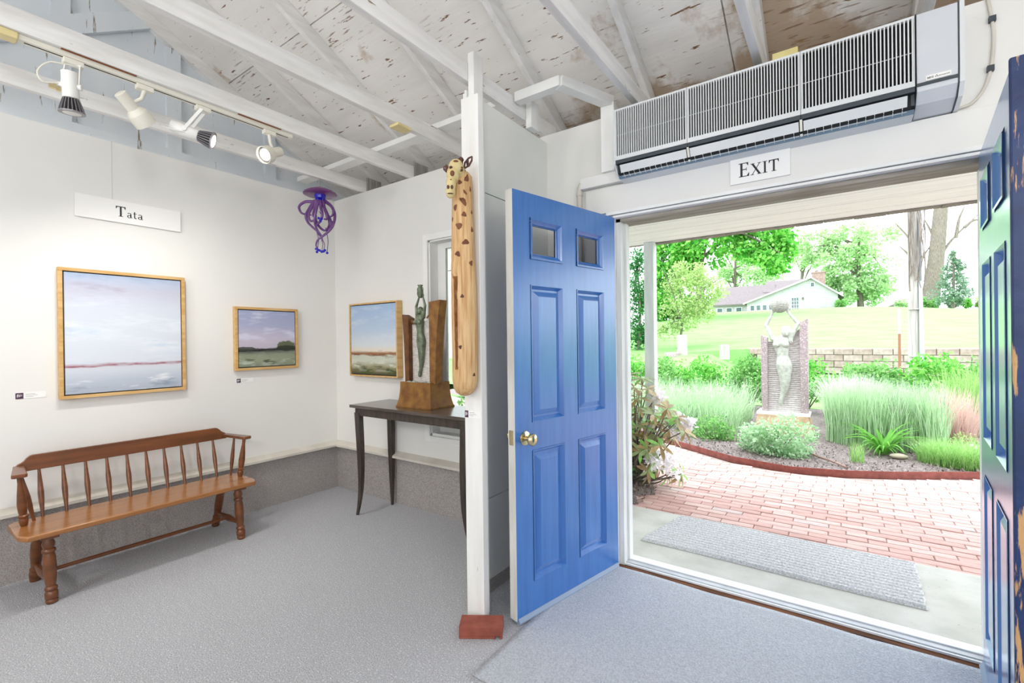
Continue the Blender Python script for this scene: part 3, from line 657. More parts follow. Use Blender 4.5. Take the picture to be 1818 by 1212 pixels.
# ------------------------------------------------------------------ relief figures (one continuous remeshed body)
def capsule(mb, p0, p1, ra, rb, k=7, n=10):
    p0, p1 = Vector(p0), Vector(p1)
    prof = [(-ra*0.9/(p1-p0).length, ra*0.35)] + [(i/k, ra+(rb-ra)*i/k) for i in range(k+1)] + [(1+rb*0.9/(p1-p0).length, rb*0.35)]
    mb.lathe(prof, p0, p1, n)
def figure_mesh(kz, kw, arms, headc, head_r, S, voxel, hair=True):
    """rings in drawing units; returns a mesh in metres, toe at the origin"""
    mb = MB()
    R = [(-2,-25,12,9,0), (12,-30,20,15,-2), (35,-26,21,17,0), (75,-14,19,18,2), (130,0,30,28,2), (190,6,38,33,-2), (235,4,44,37,0), (285,2,56,46,2), (325,0,61,50,3), (360,-4,53,43,2), (400,-10,42,33,0), (450,-15,50,36,0), (500,-18,60,40,0), (530,-16,66,36,0), (552,-8,46,27,0), (568,4,22,20,-2), (600,12,17,17,-4)]
    def sec(hw, hd, cx, z, cyv, n=20): return [(cx+hw*math.cos(2*PI*i/n), cyv+hd*math.sin(2*PI*i/n), z) for i in range(n)]
    mb.loft([sec(hw*kw, hd*kw, cx*kw, z*kz, c) for z, cx, hw, hd, c in R])
    for sx in (-1, 1):
        mb.ball(((-18+sx*33)*kw, -36*kw, 492*kz), (27*kw, 24*kw, 26*kw)); mb.ball(((-18+sx*33)*kw, -58*kw, 488*kz), 5*kw, 8, 6)
    mb.ball((0, 30*kw, 320*kz), (50*kw, 28*kw, 38*kw))
    hx, hy, hz = headc; hr = head_r
    mb.ball((hx, hy, hz), (hr*.78, hr*.86, hr)); mb.ball((hx, hy-hr*.30, hz-hr*.45), (hr*.52, hr*.55, hr*.5))
    mb.ball((hx-1, hy-hr*.88, hz-hr*.15), (hr*.12, hr*.22, hr*.26), 8, 6); mb.ball((hx-1, hy-hr*.80, hz-hr*.55), (hr*.22, hr*.10, hr*.07), 8, 6)
    for sx in (-1, 1): mb.ball((hx+sx*hr*.28, hy-hr*.72, hz+hr*.02), (hr*.13, hr*.08, hr*.07), 8, 6); mb.ball((hx+sx*hr*.76, hy, hz-hr*.1), (hr*.1, hr*.18, hr*.24), 8, 6)
    if hair:
        mb.ball((hx+hr*.08, hy+hr*.22, hz+hr*.16), (hr*.92, hr*.86, hr*.98))
        for k in range(6): capsule(mb, (hx+hr*(.45+.1*k), hy+hr*.1-k*1.0, hz-hr*.1), (hx+hr*(.55+.12*k), hy-hr*.1, hz-hr*(1.5+.35*(k % 3))), hr*.22, hr*.10)
        for k in range(9):
            a = -0.9+k*0.225; mb.tube([(hx+hr*.86*math.sin(a)*math.sin(q), hy+hr*.2-hr*.5*math.cos(q)*0.9, hz+hr*.2+hr*.98*math.cos(a*0.6)*math.sin(q)) for q in (0.35, 0.8, 1.2, 1.6)], hr*.10, 6)
    for sh, el, wr, fdir in arms:
        sh, el, wr, fd = map(Vector, (sh, el, wr, fdir)); fd = fd.normalized()
        mb.ball(sh, 23*kw); capsule(mb, sh, el, 21*kw, 16*kw); mb.ball(el, 16.5*kw); capsule(mb, el, wr, 16*kw, 10.5*kw)
        side = fd.cross(Vector((0,1,0))).normalized(); pl = wr + fd*16*kw
        mb.ball(pl, (14*kw, 9*kw, 17*kw))
        for k in range(4):
            b0 = pl + side*((k-1.5)*7*kw) + fd*8*kw; ln = (24, 28, 26, 20)[k]*kw
            inw = Vector((0, -0.25, 0))
            mb.tube([b0, b0+fd*ln*.5+inw*4*kw, b0+fd*ln*.95+inw*14*kw], [4.4*kw, 4.0*kw, 3.0*kw], 6)
        b0 = pl - side*13*kw; mb.tube([b0, b0+fd*10*kw-side*7*kw-Vector((0,6*kw,0)), b0+fd*20*kw-side*8*kw-Vector((0,10*kw,0))], [5*kw, 4.2*kw, 3.2*kw], 6)
    me = bpy.data.meshes.new('tmp'); me.from_pydata([tuple(Vector(p)*S) for p in mb.v], [], mb.f)
    bb = bmesh.new(); bb.from_mesh(me); bmesh.ops.recalc_face_normals(bb, faces=bb.faces); bb.to_mesh(me); bb.free()
    return remesh(me, voxel, 2)
def remesh(me, voxel, it=2):
    o = bpy.data.objects.new('tmp', me); COL.objects.link(o)
    md = o.modifiers.new('r', 'REMESH'); md.mode = 'VOXEL'; md.voxel_size = voxel; md.use_smooth_shade = True
    if it:
        sm = o.modifiers.new('s', 'SMOOTH'); sm.factor = 0.5; sm.iterations = it
    dg = bpy.context.evaluated_depsgraph_get(); dg.update()
    out = bpy.data.meshes.new_from_object(o.evaluated_get(dg))
    bpy.data.objects.remove(o); bpy.data.meshes.remove(me)
    out.shade_smooth(); return out
def put_mesh(name, me, m, parent, world):
    me.materials.clear(); me.materials.append(m)
    me.transform(wm(parent).inverted() @ Matrix.Translation(world)); me.name = name
    return link(name, me, parent)
def ribbed(mb, x0, x1, zl, zr, z0, yf, yb, rows, amp, nx=26, wav=0.0):
    """plate with horizontal ribs; top edge runs from zl to zr with a sag"""
    vs = []; nz = rows*4
    for j in range(nz+1):
        q = j/nz
        for i in range(nx+1):
            u = i/nx; zt = zl+(zr-zl)*u**2.2; z = z0+(zt-z0)*q
            row = (z-z0)/((max(zl, zr)-z0)/rows)
            vs.append((x0+(x1-x0)*u, yf - amp*abs(math.sin(row*PI + wav*math.sin(u*19+int(row)*2.1))), z))
    n = nx+1; fs = [(j*n+i, j*n+i+1, (j+1)*n+i+1, (j+1)*n+i) for j in range(nz) for i in range(nx)]
    b0 = len(vs)
    bk = [(x0, yb, z0), (x1, yb, z0)] + [(x0+(x1-x0)*i/nx, yb, zl+(zr-zl)*(i/nx)**2.2) for i in range(nx, -1, -1)]
    vs += bk; fs.append(tuple(range(b0, b0+len(bk))))
    top = list(range(nz*n, nz*n+n)); tb = [b0+2+nx-i for i in range(nx+1)]
    fs += [(top[i], top[i+1], tb[i+1], tb[i]) for i in range(nx)]
    fs.append(tuple([j*n for j in range(nz+1)] + [tb[0], b0])); fs.append(tuple([j*n+nx for j in range(nz+1)] + [tb[-1], b0+1]))
    return mb.add(vs, fs)
m_bronze = mat('patina_bronze', '7c8770', 0.42, '5a6350', 26, bump=0.2, bscale=60, bdist=0.002, metal=0.35)
m_rust = mat('rust_brown', '94682f', 0.6, '734a1f', 16, bump=0.25, bscale=50, bdist=0.002)
m_rustd = mat('rust_dark', '74491f', 0.6, '573417', 16, bump=0.25, bscale=50, bdist=0.002)
m_rib = mat('ribbed_grey', 'd6d2cd', 0.7, 'c0bbb4', 40, bump=0.4, bscale=140, bdist=0.002)
m_peb = mat('green_pebble', '93a39a', 0.4, island='c5cfc6')
t = thing('table_sculpture', 'bronze woman lifting a jug between rusty pillars, standing on the dark table', 'sculpture', (-2.505, 2.417, 0.86))
def rr(x0, x1, y0, y1, z, i): return [(x0+i, y0+i, z), (x1-i, y0+i, z), (x1-i, y1-i, z), (x0+i, y1-i, z)]
MB().loft([rr(-2.685, -2.325, 2.293, 2.540, z, i) for z, i in ((0.8605, 0.0), (0.870, 0.0), (0.874, 0.005), (0.90, 0.0115), (0.93, 0.0175), (0.97, 0.022), (1.0, 0.024), (1.045, 0.025), (1.045, 0.037), (1.035, 0.038))]).build('base', m_rust, t)
def pillar(bx0, bx1, tx0, tx1, z0, zt0, zt1, y0, y1, m, name='pillar'):
    rings = []
    for k in range(9):
        q = k/8; e = q**1.8
        xa, xb = bx0+(tx0-bx0)*e, bx1+(tx1-bx1)*e; za, zb = z0+(zt0-z0)*q, z0+(zt1-z0)*q
        rings.append([(xa, y0, za), (xb, y0+0.004, zb), (xb, y1, zb), (xa, y1, za)])
    return MB().loft(rings).build(name, m, t, bevel=0.002)
pillar(-2.655, -2.615, -2.680, -2.617, 1.035, 1.545, 1.515, 2.36, 2.43, m_rustd)
pillar(-2.388, -2.335, -2.388, -2.283, 1.035, 1.622, 1.632, 2.35, 2.43, m_rust)
ribbed(MB(), -2.618, -2.386, 1.470, 1.530, 1.035, 2.405, 2.42, 40, 0.004, wav=0.5).build('ribbed_plate', m_rib, t, smooth=50)
MB().tube([(-2.622, 2.40, 1.50), (-2.605, 2.398, 1.478), (-2.585, 2.396, 1.476), (-2.565, 2.394, 1.490), (-2.545, 2.392, 1.515)], [.012, .009, .007, .006, .006], 8).build('branch_rim', m_rustd, t, smooth=60)
MB().tube([(-2.39, 2.40, 1.545), (-2.415, 2.398, 1.540), (-2.435, 2.395, 1.527), (-2.45, 2.392, 1.51)], [.012, .008, .006, .006], 8).build('branch_rim', m_rustd, t, smooth=60)

S = 0.000897
fig = figure_mesh(0.915, 0.72, [((-42, 0, 490), (-46, -4, 578), (-10, -8, 648), (0.25, 0, 1)), ((34, 0, 490), (56, -4, 582), (40, -8, 648), (-0.15, 0, 1))], (8, -14, 540), 29, S, 0.0028)
put_mesh('figure', fig, m_bronze, t, (-2.508, 2.387, 1.079))
vx, vz = -2.508+16*S, 1.079+645*S
b = MB(); b.lathe([(0, .012), (.08, .018), (.3, .024), (.55, .022), (.72, .015), (.85, .014), (1, .021), (1.0, .017), (.86, .010), (.5, .012)], (vx, 2.372, vz), (vx, 2.372, vz+0.095), 18)
for s in (-1, 1): b.tube([(vx+s*.014, 2.372, vz+.08), (vx+s*.027, 2.372, vz+.074), (vx+s*.030, 2.372, vz+.058), (vx+s*.022, 2.372, vz+.045)], 0.003, 6)
b.build('jug', m_bronze, t, smooth=50)
random.seed(4); b = MB()
for _ in range(90): b.ball((random.uniform(-2.64, -2.37), random.uniform(2.33, 2.51), 1.040+random.uniform(0, .006)), (random.uniform(.006, .010), random.uniform(.005, .009), .005), 8, 5)
tag(b.build('pebbles', m_peb, t, smooth=180), kind='stuff')

# ------------------------------------------------------------------ carved giraffe on the post
m_gir = mat('carved_pine', 'd8b484', 0.5, 'b98a55', 14, stretch=(6,6,0.4), lo=0.38, hi=0.68, bump=0.7, bscale=20, bdist=0.008, flecks=('8a5a2e', 14, 0.72, (5,5,0.3)))
m_girg = mat('gouged_pine', '9a6433', 0.6, '7a4a24', 26, stretch=(1,1,0.8), bump=0.8, bscale=30, bdist=0.008)
m_spot = mat('giraffe_spot', '7a4a2c', 0.55, '65391f', 30, bump=0.4, bscale=60, bdist=0.003)
m_gface = mat('giraffe_face', 'd8c795', 0.5, 'cbb77f', 20, bump=0.3, bscale=40, bdist=0.003)
m_horn = mat('giraffe_horn', '5d3a30', 0.5, '4a2c24', 20)
t = thing('giraffe_carving', 'tall carved wooden giraffe neck and head hung on the white post', 'sculpture', (-1.418, 1.622, 1.09))
GT, GR = Vector((0.658, -0.753, 0)), Vector((0.753, 0.658, 0)); GC = Vector((-1.418, 1.622, 0))
zz_ = lambda z: 1.34+(z-1.34)*1.622/1.58
prof = [(1.093, .010), (1.097, .024), (1.108, .040), (1.13, .053), (1.165, .0585), (1.25, .059), (1.4, .060), (1.5, .059), (1.6, .0575), (1.68, .0555), (1.70, .0535), (1.80, .052), (1.90, .050), (1.985, .0475), (2.04, .046), (2.08, .043), (2.097, .030), (2.10, .012)]
zs = []
for i in range(len(prof)-1):
    k = max(1, int((prof[i+1][0]-prof[i][0])/0.012))
    for j in range(k): zs.append((prof[i][0]+(prof[i+1][0]-prof[i][0])*j/k, prof[i][1]+(prof[i+1][1]-prof[i][1])*j/k))
zs.append(prof[-1])
def gir_r(a, z, r):
    """a = angle from the viewer direction, + to the right"""
    q = r*(1+0.03*math.sin(3*a+z*7)+0.02*noise.noise((a*1.5, z*5, 1)))
    if z > 1.68: q *= 1+0.035*noise.noise((a*6, z*40, 3))
    q *= 1.0/max(abs(math.cos(a))**6+abs(math.sin(a))**6, 0.5)**(1/14)
    return q
b = MB(); n = 80; rings = []; gmask = []
for z, r in zs:
    ring_ = []; mk = []
    for i in range(n):
        a = 2*PI*i/n - PI; q = gir_r(a, z, r)
        g = 0
        wv = 0.05*math.sin(z*60)
        aw = 0.10*noise.noise((z*14, 0, 2))
        if 1.205 < z < 1.632 and -1.16 < a < -0.50+wv*.4+aw: g = max(0, min(1, (z-1.205)/0.02, (1.632-z)/0.03, (a+1.16)/0.12, (-0.50+wv*.4+aw-a)/0.12)); q *= 1-0.42*g*(1+.15*noise.noise((a*5, z*45, 4)))
        ring_.append(GC + GT*(q*math.cos(a)) + GR*(q*math.sin(a)) + Vector((0, 0, zz_(z)))); mk.append(g)
    rings.append(ring_); gmask.append(mk)
b.loft(rings)
for fi in range((len(rings)-1)*n):
    i, j = divmod(fi, n)
    if gmask[i][j] > 0.25 and gmask[i+1][j] > 0.05: b.mi[fi] = 1
b.build('carved_trunk', [m_gir, m_girg], t, smooth=55)
def radius_at(z):
    for i in range(len(zs)-1):
        if zs[i][0] <= z <= zs[i+1][0]: return zs[i][1]
    return 0.03
random.seed(11)
def gspot(px, hw, z, w, h, rot, m=m_spot, nm='spot'):
    r = radius_at(z); a0 = math.asin(max(-.96, min(.96, px/hw)))
    vs = []; K = 12
    for rr_, off in ((0, 0.0022), (0.62, 0.0022), (1.0, -0.001)):
        for k in range(K if rr_ else 1):
            th = 2*PI*k/K; jit = 1+0.22*math.sin(3*th+px)+0.12*random.uniform(-1, 1)
            u = w*rr_*jit*math.cos(th); v = h*rr_*jit*math.sin(th)
            uu, vv = u*math.cos(rot)-v*math.sin(rot), u*math.sin(rot)+v*math.cos(rot)
            a = a0+uu/r; q = gir_r(a, z+vv, radius_at(z+vv))+off
            vs.append(GC + GT*(q*math.cos(a)) + GR*(q*math.sin(a)) + Vector((0, 0, zz_(z+vv))))
    fs = [(0, 1+k, 1+(k+1) % K) for k in range(K)] + [(1+k, 1+K+k, 1+K+(k+1) % K, 1+(k+1) % K) for k in range(K)]
    MB().add(vs, fs).build(nm, m, t, smooth=180)
for s in ((300,255,.005,.009,.3),(325,335,.011,.018,-.4),(255,375,.010,.011,0),(357,430,.006,.014,0),(305,467,.006,.014,.7),(285,548,.013,.024,.6),(205,600,.011,.015,-.3),(290,668,.013,.012,-.5),(182,700,.006,.012,0),(362,640,.007,.009,0),(240,770,.018,.016,-.4),(360,800,.008,.013,0),(300,920,.018,.013,.2),(228,1025,.016,.012,-.6),(342,1110,.010,.012,.2),(190,470,.006,.016,0)):
    z = on_z = 2.1375 - (s[1]-175)/5.27/390.0*1.0
    gspot((s[0]-279)/5.27, 20.5, z, s[2], s[3], s[4])
for px, z in ((-3, 1.537), (-7, 1.314), (16, 1.19)): gspot(px, 23, z, .009, .009, 0, m_horn, 'knot')
def GP(r_, t_, z): return GC + GR*r_ + GT*t_ + Vector((0, 0, z))
Mb = Matrix((GR, GT, Vector((0,0,1)))).transposed()
hm = MB()
hm.ball(GP(-.028, .048, 2.122), (.035, .038, .040), 14, 10, M=Mb); hm.ball(GP(-.042, .062, 2.085), (.029, .031, .042), 14, 10, M=Mb); hm.ball(GP(-.050, .074, 2.042), (.023, .024, .038), 14, 10, M=Mb); hm.ball(GP(-.054, .080, 2.004), (.023, .023, .030), 14, 10, M=Mb)
hm.ball(GP(-.010, .035, 2.110), (.024, .026, .030), 12, 8, M=Mb); hm.ball(GP(-.022, .052, 2.122), (.012, .012, .009), 10, 6, M=Mb)
me = bpy.data.meshes.new('tmp'); me.from_pydata([tuple(p) for p in hm.v], [], hm.f)
bb = bmesh.new(); bb.from_mesh(me); bmesh.ops.recalc_face_normals(bb, faces=bb.faces); bb.to_mesh(me); bb.free()
hd = put_mesh('head', remesh(me, 0.004, 4), m_gface, t, (0,0,0)); hd['label'] = 'cream painted giraffe head'
for nm, m_, c, r in (('eye', m_horn, (-.006, .068, 2.106), (.010, .006, .007)), ('eye', m_horn, (-.050, .085, 2.110), (.008, .006, .007)), ('eyelid', m_spot, (-.008, .070, 2.116), (.014, .006, .004)), ('nostril', m_horn, (-.063, .101, 2.018), (.006, .005, .009)), ('nostril', m_horn, (-.046, .103, 2.018), (.006, .005, .009)), ('marking', m_spot, (-.044, .092, 2.082), (.010, .005, .013)), ('marking', m_spot, (-.028, .078, 2.140), (.012, .010, .006)), ('marking', m_spot, (-.050, .094, 2.052), (.005, .003, .004)), ('mouth', m_horn, (-.054, .099, 1.990), (.014, .006, .0025))):
    MB().ball(GP(*c), r, 10, 7, M=Mb).build(nm, m_, hd, smooth=180)
for k, (r_, z1) in enumerate(((-.028, 2.165), (-.008, 2.172))):
    MB().lathe([(0, .012), (.5, .010), (.75, .014), (1, .008)], GP(r_, .045, 2.135), GP(r_-.004+.008*k, .040, z1), 10).build('horn', m_horn, hd, smooth=60)
for k, (r_, dx) in enumerate(((-.062, -.018), (.008, .030))):
    b = MB(); c0 = GP(r_, .035, 2.125 if k else 2.118); L_ = .068 if k else .024
    d = (GR*dx + Vector((0,0,.045 if k else .010))).normalized(); sd = GT.cross(d).normalized()
    for sgn in (-1, 1): b.tube([c0, c0+d*L_*.35+sd*sgn*.011, c0+d*L_*.75+sd*sgn*.009, c0+d*L_], [.004, .005, .0045, .003], 7)
    b.ball(c0+d*L_*.45, (.008, .003, .020), 8, 6)
    b.build('ear', m_horn, hd, smooth=60)

# ------------------------------------------------------------------ brick at the post foot
m_brick1 = mat('red_brick', '9c5546', 0.85, '84463a', 18, bump=0.4, bscale=60, bdist=0.003)
br = MB()
br.box(-0.098, 0.098, -0.046, 0.046, 0.012, 0.056).box(-0.098, 0.066, -0.046, 0.046, 0.0, 0.012).box(0.084, 0.098, -0.046, 0.046, 0.0, 0.012)
br = br.build('brick', m_brick1, origin=(-1.352, 1.640, 0.0), local=True, bevel=0.003, rz=math.radians(33))
tag(br, 'single worn red brick on the carpet at the foot of the white post', 'brick')

# ------------------------------------------------------------------ hanging glass jellyfish
m_pglass = mat('purple_glass', '8a4a92', 0.12, 'a35fa8', 9, trans=0.45, ior=1.4, spec=0.6)
m_ptent = mat('purple_tentacle', '6d3f86', 0.15, '8a5aa0', 14, trans=0.25, spec=0.6)
m_cob = mat('cobalt_glass', '1416b8', 0.1, '2a1fd0', 12, trans=0.15, spec=0.7)
JX0, JY0 = -3.42, 2.17
t = thing('glass_jellyfish', 'purple and cobalt glass jellyfish hanging from the ceiling joist near the corner', 'ornament', (JX0, JY0, 2.10))
MB().lathe([(0, .122), (.06, .130), (.25, .124), (.55, .092), (.82, .052), (1, .02), (1.0, .012), (.78, .045), (.48, .088), (.15, .116)], (JX0, JY0, 2.535), (JX0, JY0, 2.600), 40).build('bell', m_pglass, t, smooth=60)
b = MB(); b.lathe([(0, .038), (.3, .044), (.8, .042), (1, .03)], (JX0, JY0, 2.505), (JX0, JY0, 2.575), 20)
for k in range(12):
    a = k*2*PI/12; b.ball((JX0+.034*math.cos(a), JY0+.034*math.sin(a), 2.497-.006*(k % 3)), (.010, .010, .018), 8, 6)
b.build('core', m_cob, t, smooth=60)
b = MB()
for k in range(9):
    a = k*2*PI/9+.2; b.ball((JX0+.03*math.cos(a), JY0+.03*math.sin(a), 2.478), (.005, .005, .012), 8, 6)
b.build('clear_drips', mat('clear_glass', 'f4f2f8', 0.05, trans=0.6), t, smooth=60)
def catmull(P, k=7):
    P = [Vector(p) for p in P]; Q = [P[0]*2-P[1]] + P + [P[-1]*2-P[-2]]; out = []
    for i in range(1, len(Q)-2):
        for j in range(k):
            s = j/k; a, b_, c, d = Q[i-1:i+3]
            out.append(0.5*((2*b_)+(c-a)*s+(2*a-5*b_+4*c-d)*s*s+(3*b_-a-3*c+d)*s**3))
    out.append(P[-1]); return out
JR = Vector((0.816, 0.578, 0)); JT = Vector((0.578, -0.816, 0))
def JP(u, z, d=0): return Vector((JX0, JY0, z)) + JR*u + JT*d
tents = [
 [(-.045,2.478,.01),(-.115,2.475,.02),(-.158,2.435,.03),(-.140,2.385,.03),(-.095,2.372,.02),(-.075,2.374,.0)],
 [(-.040,2.480,.02),(-.075,2.42,.03),(-.100,2.36,.04),(-.090,2.31,.03),(-.05,2.265,.02),(-.02,2.235,.01),(.005,2.20,.01)],
 [(-.03,2.485,.03),(-.055,2.42,.04),(-.075,2.36,.05),(-.06,2.315,.05),(-.03,2.325,.04),(-.02,2.36,.03)],
 [(-.015,2.485,.035),(-.03,2.42,.04),(-.04,2.36,.05),(-.03,2.345,.05)],
 [(.0,2.48,.03),(-.015,2.40,.05),(-.03,2.31,.04),(-.02,2.25,.02),(.01,2.20,.01),(.015,2.16,.01)],
 [(.015,2.48,.03),(.025,2.42,.05),(.035,2.36,.05),(.01,2.31,.04),(-.025,2.275,.03),(-.02,2.23,.02),(.0,2.20,.01)],
 [(.03,2.48,.02),(.045,2.42,.03),(.065,2.36,.04),(.06,2.33,.03),(.04,2.335,.03)],
 [(.04,2.485,.0),(.085,2.45,.01),(.115,2.40,.02),(.10,2.36,.02),(.075,2.355,.02)],
 [(.045,2.48,-.02),(.09,2.44,-.01),(.117,2.37,.0),(.105,2.29,.01),(.07,2.24,.01),(.02,2.20,.01),(-.02,2.17,.01),(-.035,2.13,.01),(-.025,2.105,.01)],
 [(-.03,2.48,-.03),(-.06,2.40,-.03),(-.03,2.30,-.02),(.03,2.25,-.01),(.06,2.30,-.02),(.05,2.36,-.02)],
 [(.0,2.48,-.04),(.04,2.40,-.03),(.08,2.31,-.02),(.05,2.24,-.01),(.03,2.22,0)]]
for q in tents:
    pts = catmull([JP(u, z, d) for u, z, d in q]); n = len(pts)
    MB().tube(pts, [.0135-.008*i/(n-1) for i in range(n)], 8).build('tentacle', m_ptent, t, smooth=60)
for (u, z0, z1, d) in ((-.022, 2.25, 2.10, .01), (.012, 2.20, 2.085, .01), (.022, 2.18, 2.088, 0), (.05, 2.27, 2.075, 0), (.105, 2.40, 2.325, .0), (.02, 2.39, 2.32, .05)):
    pts = catmull([JP(u-.01, z0, d), JP(u+.008, (z0+z1)/2, d), JP(u, z1, d)])
    s = MB().tube(pts, .0028, 6).build('strand', m_ptent, t, smooth=60)
    MB().ball(JP(u, z1-.008, d), .0105, 12, 8).build('bead', m_cob, s, smooth=180)
for (u, z, d) in ((-.034, 2.098, .01), (-.026, 2.073, .015), (-.012, 2.088, 0), (.01, 2.075, .01), (.032, 2.088, .0), (.005, 2.335, .05), (.03, 2.33, .05)): MB().ball(JP(u, z, d), .0105, 12, 8).build('bead', m_cob, t, smooth=180)
MB().tube([(JX0, JY0, 2.598), (JX0, JY0, 2.625), (JX0+.004, JY0, 2.64), (JX0, JY0, 2.662)], 0.0016, 6).build('hook', m_galv, t)

# ------------------------------------------------------------------ track lights
m_lampw = mat('lamp_white', 'efeeea', 0.4)
m_lampc = mat('lamp_cream', 'e6e3d6', 0.4)
m_fin = mat('lamp_fin', '8f8d92', 0.35, metal=0.6)
m_dark = mat('dark_slot', '2a2725', 0.7)
m_led = mat('led_face', 'ffffff', 0.4, emit='fff6e6', estr=9.0)
m_lens = mat('led_off', 'e8e6e0', 0.4)
tr = thing('light_track', 'cream lighting track screwed under the second ceiling joist', 'light track', (-2.832, 1.0, 2.64))
MB().box(-2.852, -2.812, 0.40, 1.60, 2.637, 2.6595).build('rail', m_lampc, tr, bevel=0.002)
b = MB().box(-2.836, -2.828, 0.42, 1.58, 2.6362, 2.638); b.build('slot', m_dark, tr)
MB().box(-2.862, -2.802, 0.20, 0.40, 2.630, 2.6595).build('feed_box', m_cream, tr, bevel=0.004)
def head(p0, p1, kind, lit, name='lamp_head'):
    pass
def spotlight(y, p_back, p_front, style, lit, label, yoke=False):
    """p_back/p_front: ends of the can along its axis"""
    t = thing('track_spotlight', label, 'spotlight', (-2.832, y, 2.637), group=None)
    pb, pf = Vector(p_back), Vector(p_front); ax = (pf-pb).normalized(); L_ = (pf-pb).length
    MB().box(-2.850, -2.814, y-0.035, y+0.035, 2.612, 2.6365).build('adapter', m_lampc, t, bevel=0.003)
    mid = pb.lerp(pf, 0.35)
    if yoke:
        sd = ax.cross(Vector((0,0,1))).normalized()
        b = MB()
        for s in (-1, 1): b.bar(Vector((-2.832, y, 2.615))+sd*s*.026, mid+sd*s*.032, 0.016, 0.004, up=sd)
        b.bar(Vector((-2.832, y, 2.613))-sd*.030, Vector((-2.832, y, 2.613))+sd*.030, 0.016, 0.005)
        b.build('yoke', m_lampw, t)
        b = MB(); b.lathe([(0, .013), (1, .013)], mid-sd*.040, mid+sd*.040, 14); b.build('pivot', m_lampw, t, smooth=50)
    else:
        MB().tube([(-2.832, y, 2.615), Vector((-2.832, y, 2.58)).lerp(mid, 0.2), mid], [.010, .009, .008], 10).build('stem', m_lampc, t, smooth=60)
    if style == 'par':      # finned lamp at the front of a plain cylinder
        f0 = pb.lerp(pf, 0.66)
        MB().lathe([(0, .027), (.02, .030), (.98, .030), (1, .027)], pb, f0, 24).build('can', m_lampw, t, smooth=50)
        MB().lathe([(0, .022), (.9, .038), (1, .038)], f0, pf, 24).build('heat_sink', m_dark, t, smooth=50)
        b = MB(); o_ = ax.orthogonal().normalized(); o2 = ax.cross(o_)
        for k in range(20):
            a = 2*PI*k/20; rd = o_*math.cos(a)+o2*math.sin(a); tg = ax.cross(rd)
            q = [f0+rd*.020, f0+rd*.030, f0.lerp(pf, .5)+rd*.040, pf+rd*.048, pf+rd*.030]
            nq = len(q); b.add([p+tg*.0016 for p in q]+[p-tg*.0016 for p in q], [tuple(range(nq)), tuple(range(nq, 2*nq))]+[(i, (i+1) % nq, (i+1) % nq+nq, i+nq) for i in range(nq)])
        b.build('fins', m_fin, t)
        MB().lathe([(0, .048), (1, .048)], pf-ax*.003, pf+ax*.003, 28).build('rim', m_fin, t, smooth=50)
        MB().lathe([(0, .033), (1, .030)], pf+ax*.003, pf+ax*.005, 24).build('lens', m_led if lit else m_lens, t, smooth=50)
    else:                    # stepped bell shade
        MB().lathe([(0, .020), (.02, .028), (.50, .029), (.62, .046), (.66, .049), (1, .051), (1, .047), (.7, .045), (.6, .02)], pb, pf, 28).build('shade', m_lampc, t, smooth=35)
        c = pb.lerp(pf, .90)
        MB().lathe([(0, .043), (1, .043)], c-ax*.01, c, 28).build('lamp_collar', m_fin, t, smooth=50)
        MB().lathe([(0, .034), (1, .032)], c, c+ax*.004, 24).build('lens', m_led if lit else m_lens, t, smooth=50)
    if lit is not None:
        pass
    return t
s1 = spotlight(0.575, (-2.845, 0.565, 2.585), (-2.862, 0.575, 2.408), 'par', False, 'white cylinder track spotlight with finned rim pointing down at the track start', yoke=True)
b = MB().tube(catmull([(-2.84, 0.555, 2.612), (-2.85, 0.50, 2.60), (-2.86, 0.465, 2.55), (-2.86, 0.48, 2.51), (-2.86, 0.535, 2.525)]), .0035, 7); b.build('cable', m_lampc, s1, smooth=60)
MB().box(-2.876, -2.858, 0.50, 0.525, 2.495, 2.515).box(-2.873, -2.861, 0.525, 0.54, 2.49, 2.51).build('thumb_screw', m_brass, s1)
spotlight(0.84, (-2.85, 0.745, 2.570), (-2.90, 0.865, 2.475), 'bell', False, 'cream bell-shaped track spotlight turned away toward the left wall')
s3 = spotlight(1.10, (-2.905, 0.975, 2.512), (-2.80, 1.135, 2.455), 'par', True, 'lit finned track spotlight in a white yoke facing the room', yoke=True)
MB().tube(catmull([(-2.895, 0.985, 2.505), (-2.90, 0.93, 2.50), (-2.88, 0.925, 2.485), (-2.86, 0.97, 2.475), (-2.84, 1.04, 2.478)]), .0032, 7).build('cable', m_lampw, s3, smooth=60)
spotlight(1.46, (-2.865, 1.545, 2.548), (-2.825, 1.42, 2.475), 'bell', True, 'lit cream bell-shaped track spotlight at the track end above the jellyfish')
lamp('spot_wall_a', 'SPOT', (-2.865, 0.578, 2.395), 24, (1.0, 0.97, 0.92), aim=(-3.75, 0.70, 0.6), spot_size=math.radians(110), spot_blend=0.9, shadow_soft_size=0.03)
lamp('spot_wall_b', 'SPOT', (-2.91, 0.885, 2.462), 34, (1.0, 0.97, 0.92), aim=(-3.75, 1.45, 0.6), spot_size=math.radians(120), spot_blend=0.9, shadow_soft_size=0.03)
lamp('spot_room_a', 'SPOT', (-2.785, 1.15, 2.447), 14, (1.0, 0.96, 0.9), aim=(-2.2, 1.9, 1.0), spot_size=math.radians(110), spot_blend=0.9, shadow_soft_size=0.03)
lamp('spot_room_b', 'SPOT', (-2.815, 1.405, 2.464), 14, (1.0, 0.96, 0.9), aim=(-2.6, 0.3, 0.9), spot_size=math.radians(110), spot_blend=0.9, shadow_soft_size=0.03)

